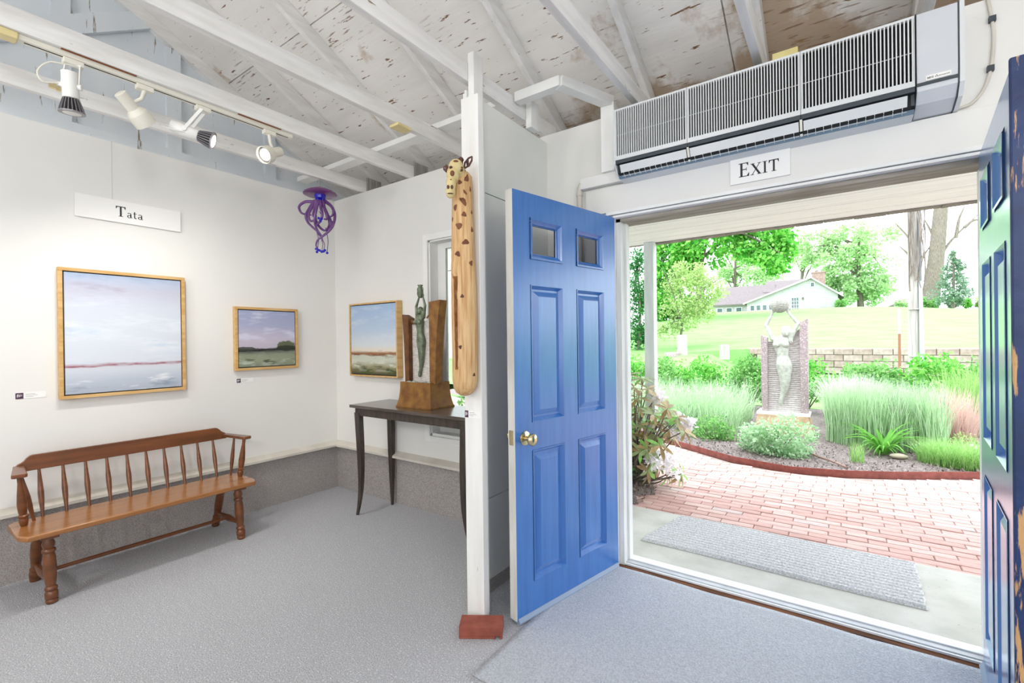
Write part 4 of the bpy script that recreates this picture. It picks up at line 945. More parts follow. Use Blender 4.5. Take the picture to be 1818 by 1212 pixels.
# ------------------------------------------------------------------ air conditioner and its ducts
m_acw = mat('ac_white', 'dfe1e2', 0.45, 'd5d8da', 3)
m_acg = mat('ac_panel', 'd2d5da', 0.4, 'c9ccd2', 3)
m_acd = mat('ac_dark', '3c444a', 0.5)
m_acb = mat('ac_blue_grey', '6f8496', 0.5)
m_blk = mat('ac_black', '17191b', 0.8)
ac = thing('air_conditioner', 'long slatted air conditioner mounted on the wall above the doorway', 'air conditioner', (-0.30, YB, 2.245))
yf = 2.42
MB().prism([(YB, 2.245), (YB-0.045, 2.245), (yf+0.035, 2.262), (yf+0.03, 2.30), (yf+0.03, 2.60), (YB, 2.60)], 'x', -1.0, 0.255).build('housing', m_acd, ac)
MB().prism([(YB, 2.240), (YB-0.035, 2.240), (yf+0.045, 2.262), (yf+0.005, 2.30), (yf, 2.36), (yf, 2.602), (YB, 2.602)], 'x', 0.258, 0.378).build('end_cover', m_acg, ac, bevel=0.002)
MB().box(0.2585, 0.3775, yf-0.0015, yf+0.002, 2.318, 2.330).build('cover_groove', m_acd, ac)
for x0, x1, nm, mm in ((0.378, 0.382, 'end_gasket', m_acd), (0.382, 0.396, 'end_cap', m_acw), (-1.008, -1.0, 'end_cap', m_acw), (0.255, 0.258, 'end_gasket', m_blk)):
    MB().prism([(YB, 2.238), (YB-0.040, 2.238), (yf+0.042, 2.258), (yf+0.002, 2.30), (yf-0.002, 2.345), (yf-0.002, 2.604), (YB, 2.604)], 'x', x0, x1).build(nm, mm, ac)
secs = [(-1.0, -0.618), (-0.616, -0.132), (-0.130, 0.253)]
for i, (x0, x1) in enumerate(secs):
    g = MB(); g.box(x0, x1, yf, yf+0.012, 2.592, 2.602); g.box(x0, x1, yf, yf+0.012, 2.323, 2.345)
    g.box(x0, x0+0.003, yf, yf+0.012, 2.345, 2.592).box(x1-0.003, x1, yf, yf+0.012, 2.345, 2.592)
    g = g.build('grille', m_acw, ac)
    MB().box(x0+0.004, x1-0.004, yf+0.020, yf+0.024, 2.345, 2.592).build('filter_backing', m_blk, g)
    MB().box(x0+0.004, x1-0.004, yf+0.013, yf+0.016, 2.462, 2.465).build('cross_wire', m_acw, g)
    k = max(2, int(round((x1-x0)/0.0122))); first = None
    for j in range(k):
        xc = x0+(j+0.5)*(x1-x0)/k
        if first is None:
            first = MB().box(-0.0022, 0.0022, 0, 0.014, 2.345, 2.592); s = first.build('slat', m_acw, local=True); s.parent = g; s.location = (xc+0.30, yf-YB, -2.245); first = s
        else:
            s = first.copy(); COL.objects.link(s); s.parent = g; s.location = (xc+0.30, yf-YB, -2.245)
    # outlet: dark rail, swing flap, fins
    MB().box(x0, x1, yf+0.004, yf+0.03, 2.304, 2.322).build('outlet_rail', m_acd, ac)
    a0, a1 = x0+(0.022 if i == 0 else 0.008), x1-(0.022 if i == 2 else 0.008)
    MB().prism([(yf+0.008, 2.296), (yf+0.016, 2.298), (yf+0.034, 2.262), (yf+0.026, 2.258)], 'x', a0, a1).build('flap', m_acw, ac)
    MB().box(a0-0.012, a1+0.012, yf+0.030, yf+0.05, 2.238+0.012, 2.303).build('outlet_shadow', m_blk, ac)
    for j in range(12):
        xc = a0+(j+0.5)*(a1-a0)/12
        MB().prism([(yf+0.024, 2.259), (yf+0.05, 2.262), (yf+0.066, 2.240), (yf+0.040, 2.240)], 'x', xc-0.001, xc+0.001).build('fin', m_acw, ac)
    MB().bar((a0, yf+0.047, 2.246), (a1, yf+0.047, 2.246), 0.003, 0.003).build('fin_bar', m_acw, ac)
    if i: MB().prism([(yf+0.006, 2.303), (yf+0.014, 2.303), (yf+0.05, 2.243), (yf+0.040, 2.241)], 'x', x0-0.006, x0+0.004).build('divider', m_lampc, ac)
MB().prism([(yf+0.045, 2.250), (yf+0.058, 2.236), (YB-0.085, 2.240), (YB-0.06, 2.256)], 'x', -1.0, 0.255).build('lower_lip', m_acb, ac)
MB().prism([(YB-0.10, 2.238), (YB-0.02, 2.232), (YB, 2.232), (YB, 2.246), (YB-0.03, 2.246)], 'x', -1.0, 0.255).build('bottom_edge', m_acw, ac)
st = MB().box(0.285, 0.358, yf+0.0005-0.0015, yf+0.0045, 2.336-0.010, 2.336+0.012)
st = MB().box(0.285, 0.358, yf-0.0012, yf+0.002, 2.333, 2.352).build('sticker', m_card, ac)
b = MB(); w = text(b, [('M', 1), ('H', 1), ('I', 1)], (0.289, yf-0.0013, 2.338), (1,0,0), (0,0,1), (0,-1,0), 0.0085, th=0.0004)
for dx, dz in ((0, .0045), (-.003, 0), (.003, 0)):
    c = Vector((0.3165+dx, yf-0.0015, 2.3385+dz)); b.add([c+Vector((0,0,.0045)), c+Vector((-.0024,0,.0022)), c, c+Vector((.0024,0,.0022))], [(0,1,2,3)])
text(b, [(ch, 1) for ch in 'MITSUBISHI'], (0.3225, yf-0.0013, 2.3395), (1,0,0), (0,0,1), (0,-1,0), 0.0044, th=0.0004)
b.build('sticker_print', m_ink, st)
tag(MB().box(-0.24, -0.14, 2.44, 2.56, 2.6045, 2.640).build('foam_block', mat('yellow_foam', 'dccf92', 0.8, 'cfc183', 20), origin=(-0.19, 2.5, 2.6045)), 'pale yellow block lying on top of the air conditioner', 'block')
du = thing('conduit_cover', 'white boxed pipe cover bending from the joist down beside the air conditioner', 'conduit', (-1.09, YB, 2.245))
MB().bar((-1.52, 2.23, 2.745), (-1.225, 2.23, 2.745), 0.06, 0.056).build('cover_run', m_white, du, bevel=0.003)
MB().bar((-1.235, 2.218, 2.742), (-1.075, 2.545, 2.715), 0.062, 0.056).build('cover_elbow', m_white, du, bevel=0.003)
MB().box(-1.127, -1.045, 2.515, YB-0.001, 2.312, 2.705).build('cover_drop', m_white, du, bevel=0.003)
MB().box(-1.275, -1.012, 2.535, YB-0.001, 2.247, 2.312).build('cover_foot', m_white, du, bevel=0.003)
MB().tube([(-1.288, YB-0.03, 0.45), (-1.288, YB-0.03, 2.22), (-1.286, YB-0.032, 2.262), (-1.272, YB-0.032, 2.285)], 0.016, 12).build('drain_pipe', m_trim, du, smooth=50)
MB().lathe([(0, .020), (1, .020)], (-1.288, YB-0.03, 2.215), (-1.288, YB-0.03, 2.235), 14).build('pipe_coupling', m_trim, du, smooth=50)
c = thing('wall_cable', 'cream power cable clipped to the wall right of the air conditioner', 'cable', (0.49, YB, 2.25))
pts = catmull([(0.475, YB-0.012, 2.80), (0.487, YB-0.010, 2.66), (0.499, YB-0.008, 2.57), (0.503, YB-0.008, 2.50), (0.495, YB-0.008, 2.39), (0.475, YB-0.008, 2.31), (0.440, YB-0.009, 2.262), (0.400, YB-0.012, 2.252)])
MB().tube(pts, .0055, 8).build('cord', m_trim, c, smooth=60)
for z, x in ((2.572, 0.499), (2.381, 0.493)): MB().box(x-.010, x+.010, YB-.017, YB-.0005, z-.011, z+.011).build('clip', m_acd, c)
# green leaf scrap on the ledge
b = MB(); b.add([(XL+.066, 2.535, .412), (XL+.060, 2.548, .418), (XL+.048, 2.565, .424), (XL+.036, 2.550, .420), (XL+.048, 2.550, .407)], [(0,1,4),(1,2,4),(2,3,4),(3,0,4)])
b.ball((XL+.046, 2.550, .410), (.009, .010, .007), 8, 5)
tag(b.build('leaf_scrap', mat('bright_leaf', '9bc93a', 0.6), origin=(XL+.046, 2.55, .41)), 'tiny bright green scrap on the ledge in the room corner', 'leaf')
# ================================================================== outside
rng = np.random.default_rng(7)
def quads_mesh(name, V, m, parent=None, kind=None, smooth=False):
    """V: (N,k,3) polygons of k corners in world space -> one mesh"""
    N, k = V.shape[:2]
    if parent is not None:
        A = np.array(wm(parent).inverted()); V = V @ A[:3,:3].T + A[:3,3]
    me = bpy.data.meshes.new(name)
    me.vertices.add(N*k); me.vertices.foreach_set('co', V.reshape(-1).astype(np.float32))
    me.loops.add(N*k); me.loops.foreach_set('vertex_index', np.arange(N*k, dtype=np.int32))
    me.polygons.add(N); me.polygons.foreach_set('loop_start', np.arange(0, N*k, k, dtype=np.int32)); me.polygons.foreach_set('loop_total', np.full(N, k, dtype=np.int32))
    me.materials.append(m); me.update(calc_edges=True); me.validate()
    return link(name, me, parent, kind=kind)
def leaves(P, size, aspect=0.5, up=0.5, outward=None, jitter=0.35):
    """one bent diamond leaf (two triangles would fold; here a quad) at each point"""
    N = len(P); d = rng.normal(size=(N,3)); 
    if outward is not None: d = d*0.8 + outward
    d /= np.linalg.norm(d, axis=1, keepdims=True)
    nrm = rng.normal(size=(N,3))*0.8; nrm[:,2] += up*2; s = np.cross(d, nrm); s /= np.linalg.norm(s, axis=1, keepdims=True)+1e-9
    L = size*(1+jitter*rng.uniform(-1,1,size=(N,1)))
    n2 = np.cross(s, d)
    V = np.stack([P, P+d*L*0.5+s*L*aspect*0.5+n2*L*0.05, P+d*L, P+d*L*0.5-s*L*aspect*0.5+n2*L*0.05], axis=1)
    return V
def blob_points(n, c, r, nb, br, flat=1.0, seed=0):
    """points on nb sub-blobs scattered in an ellipsoid"""
    g = np.random.default_rng(seed); q = g.normal(size=(nb,3)); q /= np.linalg.norm(q, axis=1, keepdims=True); q *= g.uniform(0.25,1,size=(nb,1))**(1/2.2)
    C = np.array(c)+q*np.array(r); k = g.integers(0, nb, n)
    u = g.normal(size=(n,3)); u /= np.linalg.norm(u, axis=1, keepdims=True)
    rad = br*(0.5+0.6*g.uniform(size=(n,1))**0.5)*g.uniform(0.7,1.2,size=(nb,1))[k]
    P = C[k]+u*rad*np.array([1,1,flat]); return P, u
def blades(roots, h, lean, width, curve, up=None, steps=4, hj=0.3):
    N = len(roots); az = rng.uniform(0, 2*PI, N); H = h*(1+hj*rng.uniform(-1,1,N)); ln = lean*rng.uniform(0.2,1.2,N)
    dirv = np.stack([np.cos(az), np.sin(az), np.zeros(N)], 1)
    if up is not None: dirv = up
    side = np.stack([-dirv[:,1], dirv[:,0], np.zeros(N)], 1); out = []
    tq = [i/steps for i in range(steps+1)]
    def pt(q): 
        return roots + dirv*(ln*H*(q**curve))[:,None] + np.array([0,0,1])*(H*(q - 0.35*ln*q**2.2))[:,None]
    for i in range(steps):
        a, b = tq[i], tq[i+1]; wa, wb = width*(1-a**1.6)+0.0006, width*(1-b**1.6)+0.0006
        pa, pb = pt(a), pt(b)
        out.append(np.stack([pa-side*wa/2, pa+side*wa/2, pb+side*wb/2, pb-side*wb/2], 1))
    return np.concatenate(out)
def foliage(name, hexa, hexb, tl=0.35, rough=0.6): return mat(name, hexa, rough, island=hexb, translucent=tl, spec=0.2)
f_bright = foliage('leaf_bright_green', '5c9a4c', '98c678')
f_maple = foliage('leaf_maple', '3f9a35', '9ad66a')
f_pale = foliage('leaf_pale_green', '9cc783', 'c6dfae')
f_yell = foliage('leaf_yellow_green', '8fae62', 'b9cd90')
f_dark = foliage('leaf_dark_green', '2f6b3a', '4f9150')
f_mint = foliage('leaf_mint', '8fbc88', 'c6dfbb')
f_conif = foliage('needle_grey_green', '6a8a72', '93ab92')
f_grass = foliage('grass_blade', '98bd8a', 'cbe0be')
f_grassb = foliage('grass_fine', '7fb45c', 'b3d48d')
f_white = foliage('grass_white', 'dfe9d8', 'c4d7b6')
f_pink = foliage('grass_pink', 'd9aeb2', 'c9bfa6')
f_lily = foliage('daylily_leaf', '4f9e3a', '8cc45f')
m_bark = mat('bark', '887c73', 0.9, '685e56', 9, stretch=(4,4,0.6), bump=0.7, bscale=12, bdist=0.03)
m_barkd = mat('bark_dark', '7e746b', 0.9, '645b54', 9, stretch=(4,4,0.6), bump=0.7, bscale=12, bdist=0.03)
m_polew = mat('weathered_pole', 'b9b3ac', 0.85, '938d86', 7, stretch=(5,5,0.3), bump=0.4, bscale=14, bdist=0.01)

# ground: lawn slope, garden soil
def sm(a, b, x): t = min(1, max(0, (x-a)/(b-a))); return t*t*(3-2*t)
def lawn_z(x, y):
    crest = 1.85+1.55*sm(-13, -8.5, x)-0.55*sm(0, 9, x)
    if y >= 15.12:
        q = min(1, (y-15.12)/25); base = 1.0-0.16*sm(-2.2, -4.5, x); z = base+(crest-base)*(1-(1-q)**1.25)
        return z - 0.0*max(0, y-41)
    low = -0.03+0.36*sm(10, 15, y)
    left = -0.03+0.87*sm(9.6, 14.2, y)
    return low+(left-low)*sm(-2.15, -2.6, x)
m_lawn = mat('lawn_grass', '83b06c', 0.95, '75a35f', 2.2, detail=8, stretch=(0.6,1,1), bump=0.5, bscale=30, bdist=0.03, spec=0.05)
b = MB()
xs = [-40+1.6*i for i in range(51)]; xs = sorted(set(xs+[-2.2, -2.12]))
yl = [10.4, 11, 12, 13, 14, 15.0, 15.11, 15.13, 16, 17.5, 19, 21, 23.5, 26, 29, 32, 35, 38, 40.5, 44, 60]
vs = [(x, y, lawn_z(x, y)) for y in yl for x in xs]; n = len(xs)
b.add(vs, [(j*n+i, j*n+i+1, (j+1)*n+i+1, (j+1)*n+i) for j in range(len(yl)-1) for i in range(n-1)])
structure(b.build('lawn', m_lawn, smooth=40))
def edge_y(x):
    P = [(-9, 9.2), (-2.6, 6.75), (-1.9, 6.28), (-1.44, 5.98), (-1.0, 5.70), (-0.44, 5.56), (0.03, 5.68), (0.48, 5.91), (0.9, 6.18), (1.3, 6.42), (2.0, 6.9), (9, 10)]
    for (a, c), (d, e) in zip(P, P[1:]):
        if a <= x <= d: return c+(e-c)*(x-a)/(d-a)
    return 9.5
m_mulch = mat('mulch', '8a7f7c', 0.95, '655a57', 40, bump=1.0, bscale=60, bdist=0.02, flecks=('b3a9a4', 50, 0.6, (1,1,1)))
b = MB(); nx, ny = 90, 14; vs = []
for j in range(ny+1):
    for i in range(nx+1):
        x = -9+18*i/nx; e = edge_y(x); y = e+(10.8-e)*(j/ny)
        vs.append((x, y, -0.035+0.03*noise.noise((x*2.2, y*2.2, 0))*(1 if j else 0)))
b.add(vs, [(j*(nx+1)+i, j*(nx+1)+i+1, (j+1)*(nx+1)+i+1, (j+1)*(nx+1)+i) for j in range(ny) for i in range(nx)])
soil = structure(b.build('garden_ground', m_mulch, smooth=60))
N = 3500; X = rng.uniform(-2.2, 1.5, N); Y = np.array([edge_y(x) for x in X]) + 0.02 + rng.uniform(0, 1, N)**1.5*1.6
P = np.stack([X, Y, -0.022+rng.uniform(0, .012, N)], 1)
quads_mesh('bark_chips', leaves(P, 0.035, 0.35, up=1.5), mat('bark_chip', '8f827d', 0.9, island='5d504c'), soil, kind='stuff')

# brick patio
m_bp = [mat('paver_%s' % k, c, 0.8, c2, 14, bump=0.35, bscale=40, bdist=0.004) for k, c, c2 in (('rose', 'be9b95', 'b38f88'), ('pale', 'c4a8a2', 'b99a94'), ('grey', 'bcaba8', 'ae9c98'), ('deep', 'b7938c', 'ab867f'))]
patio = structure(MB().prism([(-9, 3.69), (9, 3.69), (9, 9.9), (2.0, 6.85), (1.3, 6.38), (0.9, 6.14), (0.48, 5.87), (0.03, 5.64), (-0.44, 5.52), (-1.0, 5.66), (-1.44, 5.94), (-1.9, 6.24), (-2.6, 6.71), (-9, 9.1)], 'z', -0.20, -0.069).build('patio', mat('joint_sand', '99877f', 0.95, '86756e', 40)))
protos = []
for mm in m_bp:
    pm = MB(); pm.loft([[(-.1095+i, -.0375+i, z), (.1095-i, -.0375+i, z), (.1095-i, .0375-i, z), (-.1095+i, .0375-i, z)] for z, i in ((-.05, 0), (-.004, 0), (0, .004))])
    me = bpy.data.meshes.new('brick'); me.from_pydata(pm.v, [], pm.f); bb = bmesh.new(); bb.from_mesh(me); bmesh.ops.recalc_face_normals(bb, faces=bb.faces); bb.to_mesh(me); bb.free(); me.materials.append(mm); protos.append((me, pm))
random.seed(5); cells = []
row = 0; y = 3.732
while y < 7.4:
    x = -3.0+(0.112 if row % 2 else 0.0)+random.uniform(-.02, .02)
    while x < 2.6:
        if y+0.05 < min(edge_y(x-.1), edge_y(x+.1)): cells.append((x, y))
        x += 0.2235
    y += 0.0795; row += 1
vis = [c for c in cells if -0.42 < c[0]/c[1]+0.02 and c[0] > -1.62 and c[0]/c[1] < 0.20]
vis.sort(key=lambda c: c[1]); near = set(vis[:300]); far = MB(); 
for c in cells:
    k = random.choices(range(4), (5, 3, 1.2, 3))[0]; z = -0.060+random.uniform(-.003, .002); rz = random.uniform(-.018, .018)
    if c in near:
        o = bpy.data.objects.new('brick', protos[k][0]); COL.objects.link(o); o.parent = patio; o.location = (c[0], c[1], z); o.rotation_euler = (random.uniform(-.012, .012), random.uniform(-.006, .006), rz)
    else:
        far.T = Matrix.Translation((c[0], c[1], z)) @ Matrix.Rotation(rz, 4, 'Z'); far.add(protos[k][1].v, protos[k][1].f, k)
far.T = None
tag(far.build('far_bricks', m_bp, patio), kind='stuff')
# planting patch under the rhododendron and the steel edging
vs = [(-6, 3.70, -.052), (-1.55, 3.70, -.052), (-1.40, 3.80, -.052), (-1.50, 4.0, -.052), (-1.36, 4.12, -.052), (-1.47, 4.4, -.052), (-1.62, 4.75, -.052), (-1.95, 5.2, -.052), (-2.4, 5.6, -.052), (-6, 6.4, -.052)]
b = MB(); k = len(vs); b.add(vs + [(x, y, -.075) for x, y, z in vs], [tuple(range(k)), tuple(range(k, 2*k))] + [(i, (i+1) % k, (i+1) % k+k, i+k) for i in range(k)])
pp = structure(b.build('planting_ground', m_mulch))
N = 900; X = rng.uniform(-2.6, -1.35, N); Y = rng.uniform(3.72, 4.7, N); P = np.stack([X, Y, np.full(N, -.047)], 1); P = P[X < -1.32-0.35*np.abs(Y-4.1)]
quads_mesh('leaf_litter', leaves(P, 0.05, 0.35, up=1.5), mat('litter', '9a8478', 0.9, island='5f4a40'), pp, kind='stuff')
b = MB(); pts = [(x, edge_y(x)) for x in np.linspace(-2.6, 2.2, 60)]
vs = []; 
for x, y in pts: vs += [(x, y-.004, -.075), (x, y+.004, -.075), (x, y+.004, 0.0), (x, y-.004, 0.0)]
fs = []
for i in range(len(pts)-1):
    for a, c in ((0,1),(1,2),(2,3),(3,0)): fs.append((4*i+a, 4*i+c, 4*i+4+c, 4*i+4+a))
b.add(vs, fs + [(0,1,2,3), tuple(len(vs)-4+i for i in (3,2,1,0))])
tag(b.build('garden_edging', mat('rust_steel', '8e4f45', 0.7, '7a4038', 20), origin=(-0.4, 5.6, -.06)), 'curved rust red metal edging between brick patio and mulch bed', 'edging')

# porch slab, mat, soffit, post
m_slab = mat('concrete', 'bfbeb9', 0.9, 'adaca6', 5, detail=8, bump=0.3, bscale=90, bdist=0.003, flecks=('8d8a84', 60, 0.68, (1,1,1)))
structure(MB().box(-6, 6, 2.72, 3.69, -0.25, -0.04).build('porch_slab', m_slab))
m_rope = mat('rope_mat', 'd3d4d7', 0.95, 'a9abb0', 120, bump=0.6, bscale=200, bdist=0.004)
def matf(u, v):
    xl, xr = -1.125+0.115*v, 0.35+0.012*v; x = xl+(xr-xl)*u; y = 3.08+0.583*v
    br = v*15; fr_ = br % 1; e = 0.5+0.5*math.cos(2*PI*(fr_-0.5)); ph = (u*70+0.5*(int(br) % 2)); 
    z = -0.038+0.010+0.010*e*(0.55+0.45*abs(math.sin(PI*ph+fr_*2.2)))
    edge = min(1, u/0.006, (1-u)/0.006, v/0.02, (1-v)/0.02); 
    y += 0.006*math.sin(u*6); return (x+0.004*math.sin(v*40), y, -0.04+(z+0.04)*max(0.05, edge)+0.001)
dm = MB().grid(matf, 300, 90).build('doormat', m_rope, origin=(-0.35, 3.37, -0.04), smooth=180)
tag(dm, 'long pale grey braided rope mat lying across the concrete outside the doorway', 'doormat')
m_soff = mat('soffit_board', 'f4f4f3', 0.75, 'ecebea', 6, stretch=(0.4,4,4), bump=0.15, bscale=18, bdist=0.003, flecks=('8c7a66', 6, 0.74, (1.2,3,3)))
so = structure(MB().box(-6, 4.6, 2.72, 4.70, 2.335, 2.36).build('porch_ceiling', mat('soffit_gap', '6b655c', 0.9)))
y = 2.76; k = 0
while y < 4.60:
    for x0, x1 in ((-6, -2.05+0.3*(k % 3)), (-2.05+0.3*(k % 3)+.002, 1.2+0.4*(k % 2)), (1.2+0.4*(k % 2)+.002, 4.6)):
        MB().box(x0, x1, y+0.003, min(y+0.1365, 4.648), 2.300+0.0015*(k % 2), 2.334).build('soffit_plank', m_soff, so, bevel=0.003)
    y += 0.140; k += 1
m_shing = mat('eave_shingle', '8d877f', 0.9, '77716a', 12)
MB().box(-6, 4.6, 4.65, 4.705, 2.300, 2.334).build('drip_board', m_shing, so)
x = -1.52; k = 0
while x < 2.2:
    w = random.uniform(.10, .22); MB().box(x, x+w-.003, 4.62, 4.70+.006*(k % 2), 2.289+.002*(k % 3), 2.2995).build('eave_shingle', m_shing, so); x += w; k += 1
structure(MB().prism([(3.155, 2.66), (4.78, 2.40), (4.78, 2.365), (2.735, 2.365), (2.735, 2.595), (3.155, 2.595)], 'x', -6, 4.6).build('porch_roof', m_shing))
m_col = mat('porch_post_paint', 'd4d8d8', 0.7, 'c2c8ca', 5, stretch=(4,4,0.5), bump=0.2, bscale=14, bdist=0.004)
pc = structure(MB().box(-1.592, -1.495, 4.545, 4.645, 0.10, 2.300).build('porch_column', m_col, bevel=0.003))
MB().box(-1.588, -1.50, 4.55, 4.64, -0.055, 0.10).build('post_foot', mat('bare_post_foot', '8a6a45', 0.85, '6d5235', 12, stretch=(4,4,0.5)), pc)
# fieldstones beside the jamb
m_stone = mat('field_stone', '8d8069', 0.9, '6f6553', 9, bump=0.6, bscale=16, bdist=0.01)
for (x, y, z, r, lb) in ((-1.50, 3.66, 0.03, (.085, .07, .07), 'mossy lower stone on the mulch beside the door frame'), (-1.545, 3.72, 0.135, (.08, .07, .05), 'upper brownish stone stacked beside the door frame')):
    s = MB().ball((x, y, z), r, 14, 10)
    s.v = [tuple(Vector((x,y,z))+(Vector(p)-Vector((x,y,z)))*(1+.22*noise.noise(Vector(p)*9))) for p in s.v]
    tag(s.build('garden_stone', m_stone, origin=(x, y, z-r[2]), smooth=35), lb, 'stone')
s = MB().ball((0.53, 6.685, -.005), (.085, .05, .03), 14, 9); tag(s.build('garden_stone', mat('pale_stone', 'b6aa98', 0.8), origin=(.53, 6.685, -.03), smooth=60), 'flat pale stone on the mulch beside the daylily', 'stone')
tag(MB().tube(catmull([(-0.34, 6.42, 0.01), (-0.22, 6.22, -.005), (-.08, 6.05, -.005), (.055, 5.86, -.012)]), .012, 8).build('irrigation_pipe', mat('brown_pipe', '8c6f66', 0.7), origin=(-.1, 6.1, -.02), smooth=60), 'thin brown pipe crossing the mulch toward the metal edging', 'pipe')

# ------------------------------------------------------------------ rhododendron
m_rl = [mat('rhododendron_%s' % k, a, 0.45, b_, 20, translucent=0.15) for k, a, b_ in (('tan', 'bba77c', 'a68f62'), ('brown', 'a08a60', '8a734b'), ('olive', 'a3b080', '8d9c6a'), ('green', '7fb95c', '9ad074'))]
rh = thing('rhododendron', 'brown-leaved shrub with white flower clusters beside the porch post', 'shrub', (-1.62, 4.32, -0.05))
tips = [(-1.603, 4.12, 1.008), (-1.523, 4.27, 0.963), (-1.439, 4.18, 0.88), (-1.591, 4.3, 0.807), (-1.405, 4.31, 0.79), (-1.217, 4.03, 0.734), (-1.333, 4.01, 0.679), (-1.638, 4.42, 0.57), (-1.175, 4.13, 0.601), (-1.102, 4.12, 0.537), (-1.361, 4.5, 0.446), (-1.439, 4.24, 0.456), (-1.698, 4.42, 0.369), (-1.687, 4.24, 0.267), (-1.578, 4.32, 0.211), (-1.414, 4.08, 0.157), (-1.389, 4.32, 0.13), (-1.319, 4.43, 0.07), (-1.193, 4.26, 0.09), (-1.655, 4.37, 0.07), (-1.71, 4.34, 0.658), (-1.607, 4.03, 0.885), (-1.332, 4.38, 0.04), (-1.179, 4.3, 0.11), (-1.486, 4.15, 0.544), (-1.281, 4.02, 0.412), (-1.289, 4.43, 0.386), (-1.307, 4.24, 0.598), (-1.15, 4.1, .66), (-1.54, 4.2, .70), (-1.47, 4.05, .33), (-1.9, 4.3, .8), (-1.95, 4.2, .4), (-1.85, 4.5, 1.0), (-1.50, 4.10, .80), (-1.46, 4.3, .68), (-1.36, 4.15, .57), (-1.25, 4.2, .50), (-1.58, 4.15, .45), (-1.40, 4.05, .36), (-1.62, 4.1, .60), (-1.52, 4.05, .90), (-1.45, 4.35, .80), (-1.33, 4.3, .68), (-1.22, 4.3, .62), (-1.42, 4.4, .55), (-1.55, 4.4, .95), (-1.66, 4.2, .75), (-1.5, 4.3, .35), (-1.35, 4.2, .46), (-1.6, 4.3, .15), (-1.48, 4.3, .08), (-1.66, 4.15, .50)]
lm = []
for mm in m_rl:
    q = MB(); L_, w_ = .125, .036; ring_ = [(0,0),(0.25,.7),(.55,1),(.8,.7),(1,0)]
    vs = []
    for a, k in ring_: z = -0.10*a*a*L_*1.6; vs += [(a*L_, -w_/2*k, z+.004*k), (a*L_, 0, z), (a*L_, w_/2*k, z+.004*k)]
    fs = [(3*i+c, 3*i+c+1, 3*i+c+4, 3*i+c+3) for i in range(4) for c in (0,1)]
    me = bpy.data.meshes.new('leaf'); me.from_pydata(vs, [], fs); me.materials.append(mm); me.shade_smooth(); lm.append(me)
random.seed(21); cnt = 0
back = MB()
for i, tp in enumerate(tips):
    tp = Vector(tp); base = Vector((-1.64+random.uniform(-.04,.04), 4.33+random.uniform(-.04,.04), -0.05)); md_ = base.lerp(tp, .55)+Vector((random.uniform(-.06,.06), random.uniform(-.05,.05), .08-.1*(tp.z < .3)))
    MB().tube(catmull([base, md_, tp], 5), [.011-.007*k/10 for k in range(11)], 6).build('branch', m_barkd, rh, smooth=60)
    outw = (tp-Vector((-1.64, 4.33, .35))).normalized()
    for j in range(8):
        a = 2*PI*j/8+random.uniform(-.3,.3); up = outw.lerp(Vector((0,0,1)), .4).normalized(); s1_ = up.orthogonal().normalized(); s2_ = up.cross(s1_)
        d = (s1_*math.cos(a)+s2_*math.sin(a)+up*random.uniform(-.45,.35)).normalized()
        x_ = d; z_ = (up - x_*up.dot(x_)).normalized(); y_ = z_.cross(x_)
        Mx = Matrix.Translation(tp) @ (Matrix((x_, y_, z_)).transposed() @ Matrix.Scale(random.uniform(.7,1.15), 3)).to_4x4()
        q = random.choices(range(4), (5,3,3,2.2) if tp.z > .2 else (2,2,3,5))[0]
        if i < 36:
            o = bpy.data.objects.new('leaf', lm[q]); COL.objects.link(o); o.parent = rh; o.matrix_local = Matrix.Translation((1.62, -4.32, 0.05)) @ Mx
        else:
            back.T = Mx; back.add([v.co for v in lm[q].vertices], [tuple(p.vertices) for p in lm[q].polygons], q)
back.T = None
back.build('inner_leaves', m_rl, rh, smooth=180, fixn=False, kind='stuff')
m_petal = mat('white_petal', 'f6f3f6', 0.6, translucent=0.3)
for c, r in (((-1.69, 4.25, .855), .06), ((-1.385, 4.3, .808), .06), ((-1.188, 4.25, .625), .055), ((-1.10, 4.28, .572), .05), ((-1.31, 4.06, .27), .12), ((-1.20, 4.10, .23), .10), ((-1.66, 4.2, .409), .06), ((-1.42, 4.2, .22), .07)):
    P = np.array(c)+(lambda u: u/np.linalg.norm(u, axis=1, keepdims=True))(rng.normal(size=(70,3)))*r*rng.uniform(.5,1,size=(70,1))
    quads_mesh('flower_cluster', leaves(P, .045, .85, up=.3), m_petal, rh)
P, u = blob_points(900, (-1.72, 4.35, .18), (.18, .15, .16), 8, .08, seed=2); quads_mesh('low_foliage', leaves(P, .06, .5, outward=u), f_bright, rh, kind='stuff')

# ------------------------------------------------------------------ garden statue
m_gran = mat('mottled_granite', 'a09292', 0.8, '857576', 60, bump=0.4, bscale=80, bdist=0.004, flecks=('cbbdb9', 70, 0.58, (1,1,1)))
m_gfig = mat('pale_cast_stone', 'b3b4aa', 0.6, '989a8f', 22, bump=0.2, bscale=40, bdist=0.004)
m_ped = mat('pedestal_tan', 'bfa587', 0.8, 'ab9173', 14)
t = thing('garden_statue', 'pale statue of a woman lifting a sphere before a ribbed slab in the garden', 'statue', (-0.67, 7.78, -0.04))
MB().loft([rr(-1.02, -0.325, 7.55, 8.0, z, i) for z, i in ((-.05, -.03), (.06, 0), (.19, .03), (.225, .035), (.225, .05))]).build('pedestal', m_ped, t)
MB().box(-1.0, -0.34, 7.585, 7.97, .2251, .255).build('gravel_tray', m_white, t)
b = MB()
for xa, xb, za, zb in ((-0.945, -0.865, 1.375, 1.335), (-0.455, -0.362, 1.54, 1.60)):
    p = MB().prism([(xa, .25), (xb, .25), (xb+.004, zb), (xa-.006, za)], 'y', 7.70, 7.86).build('pillar', m_gran, t, bevel=0.006)
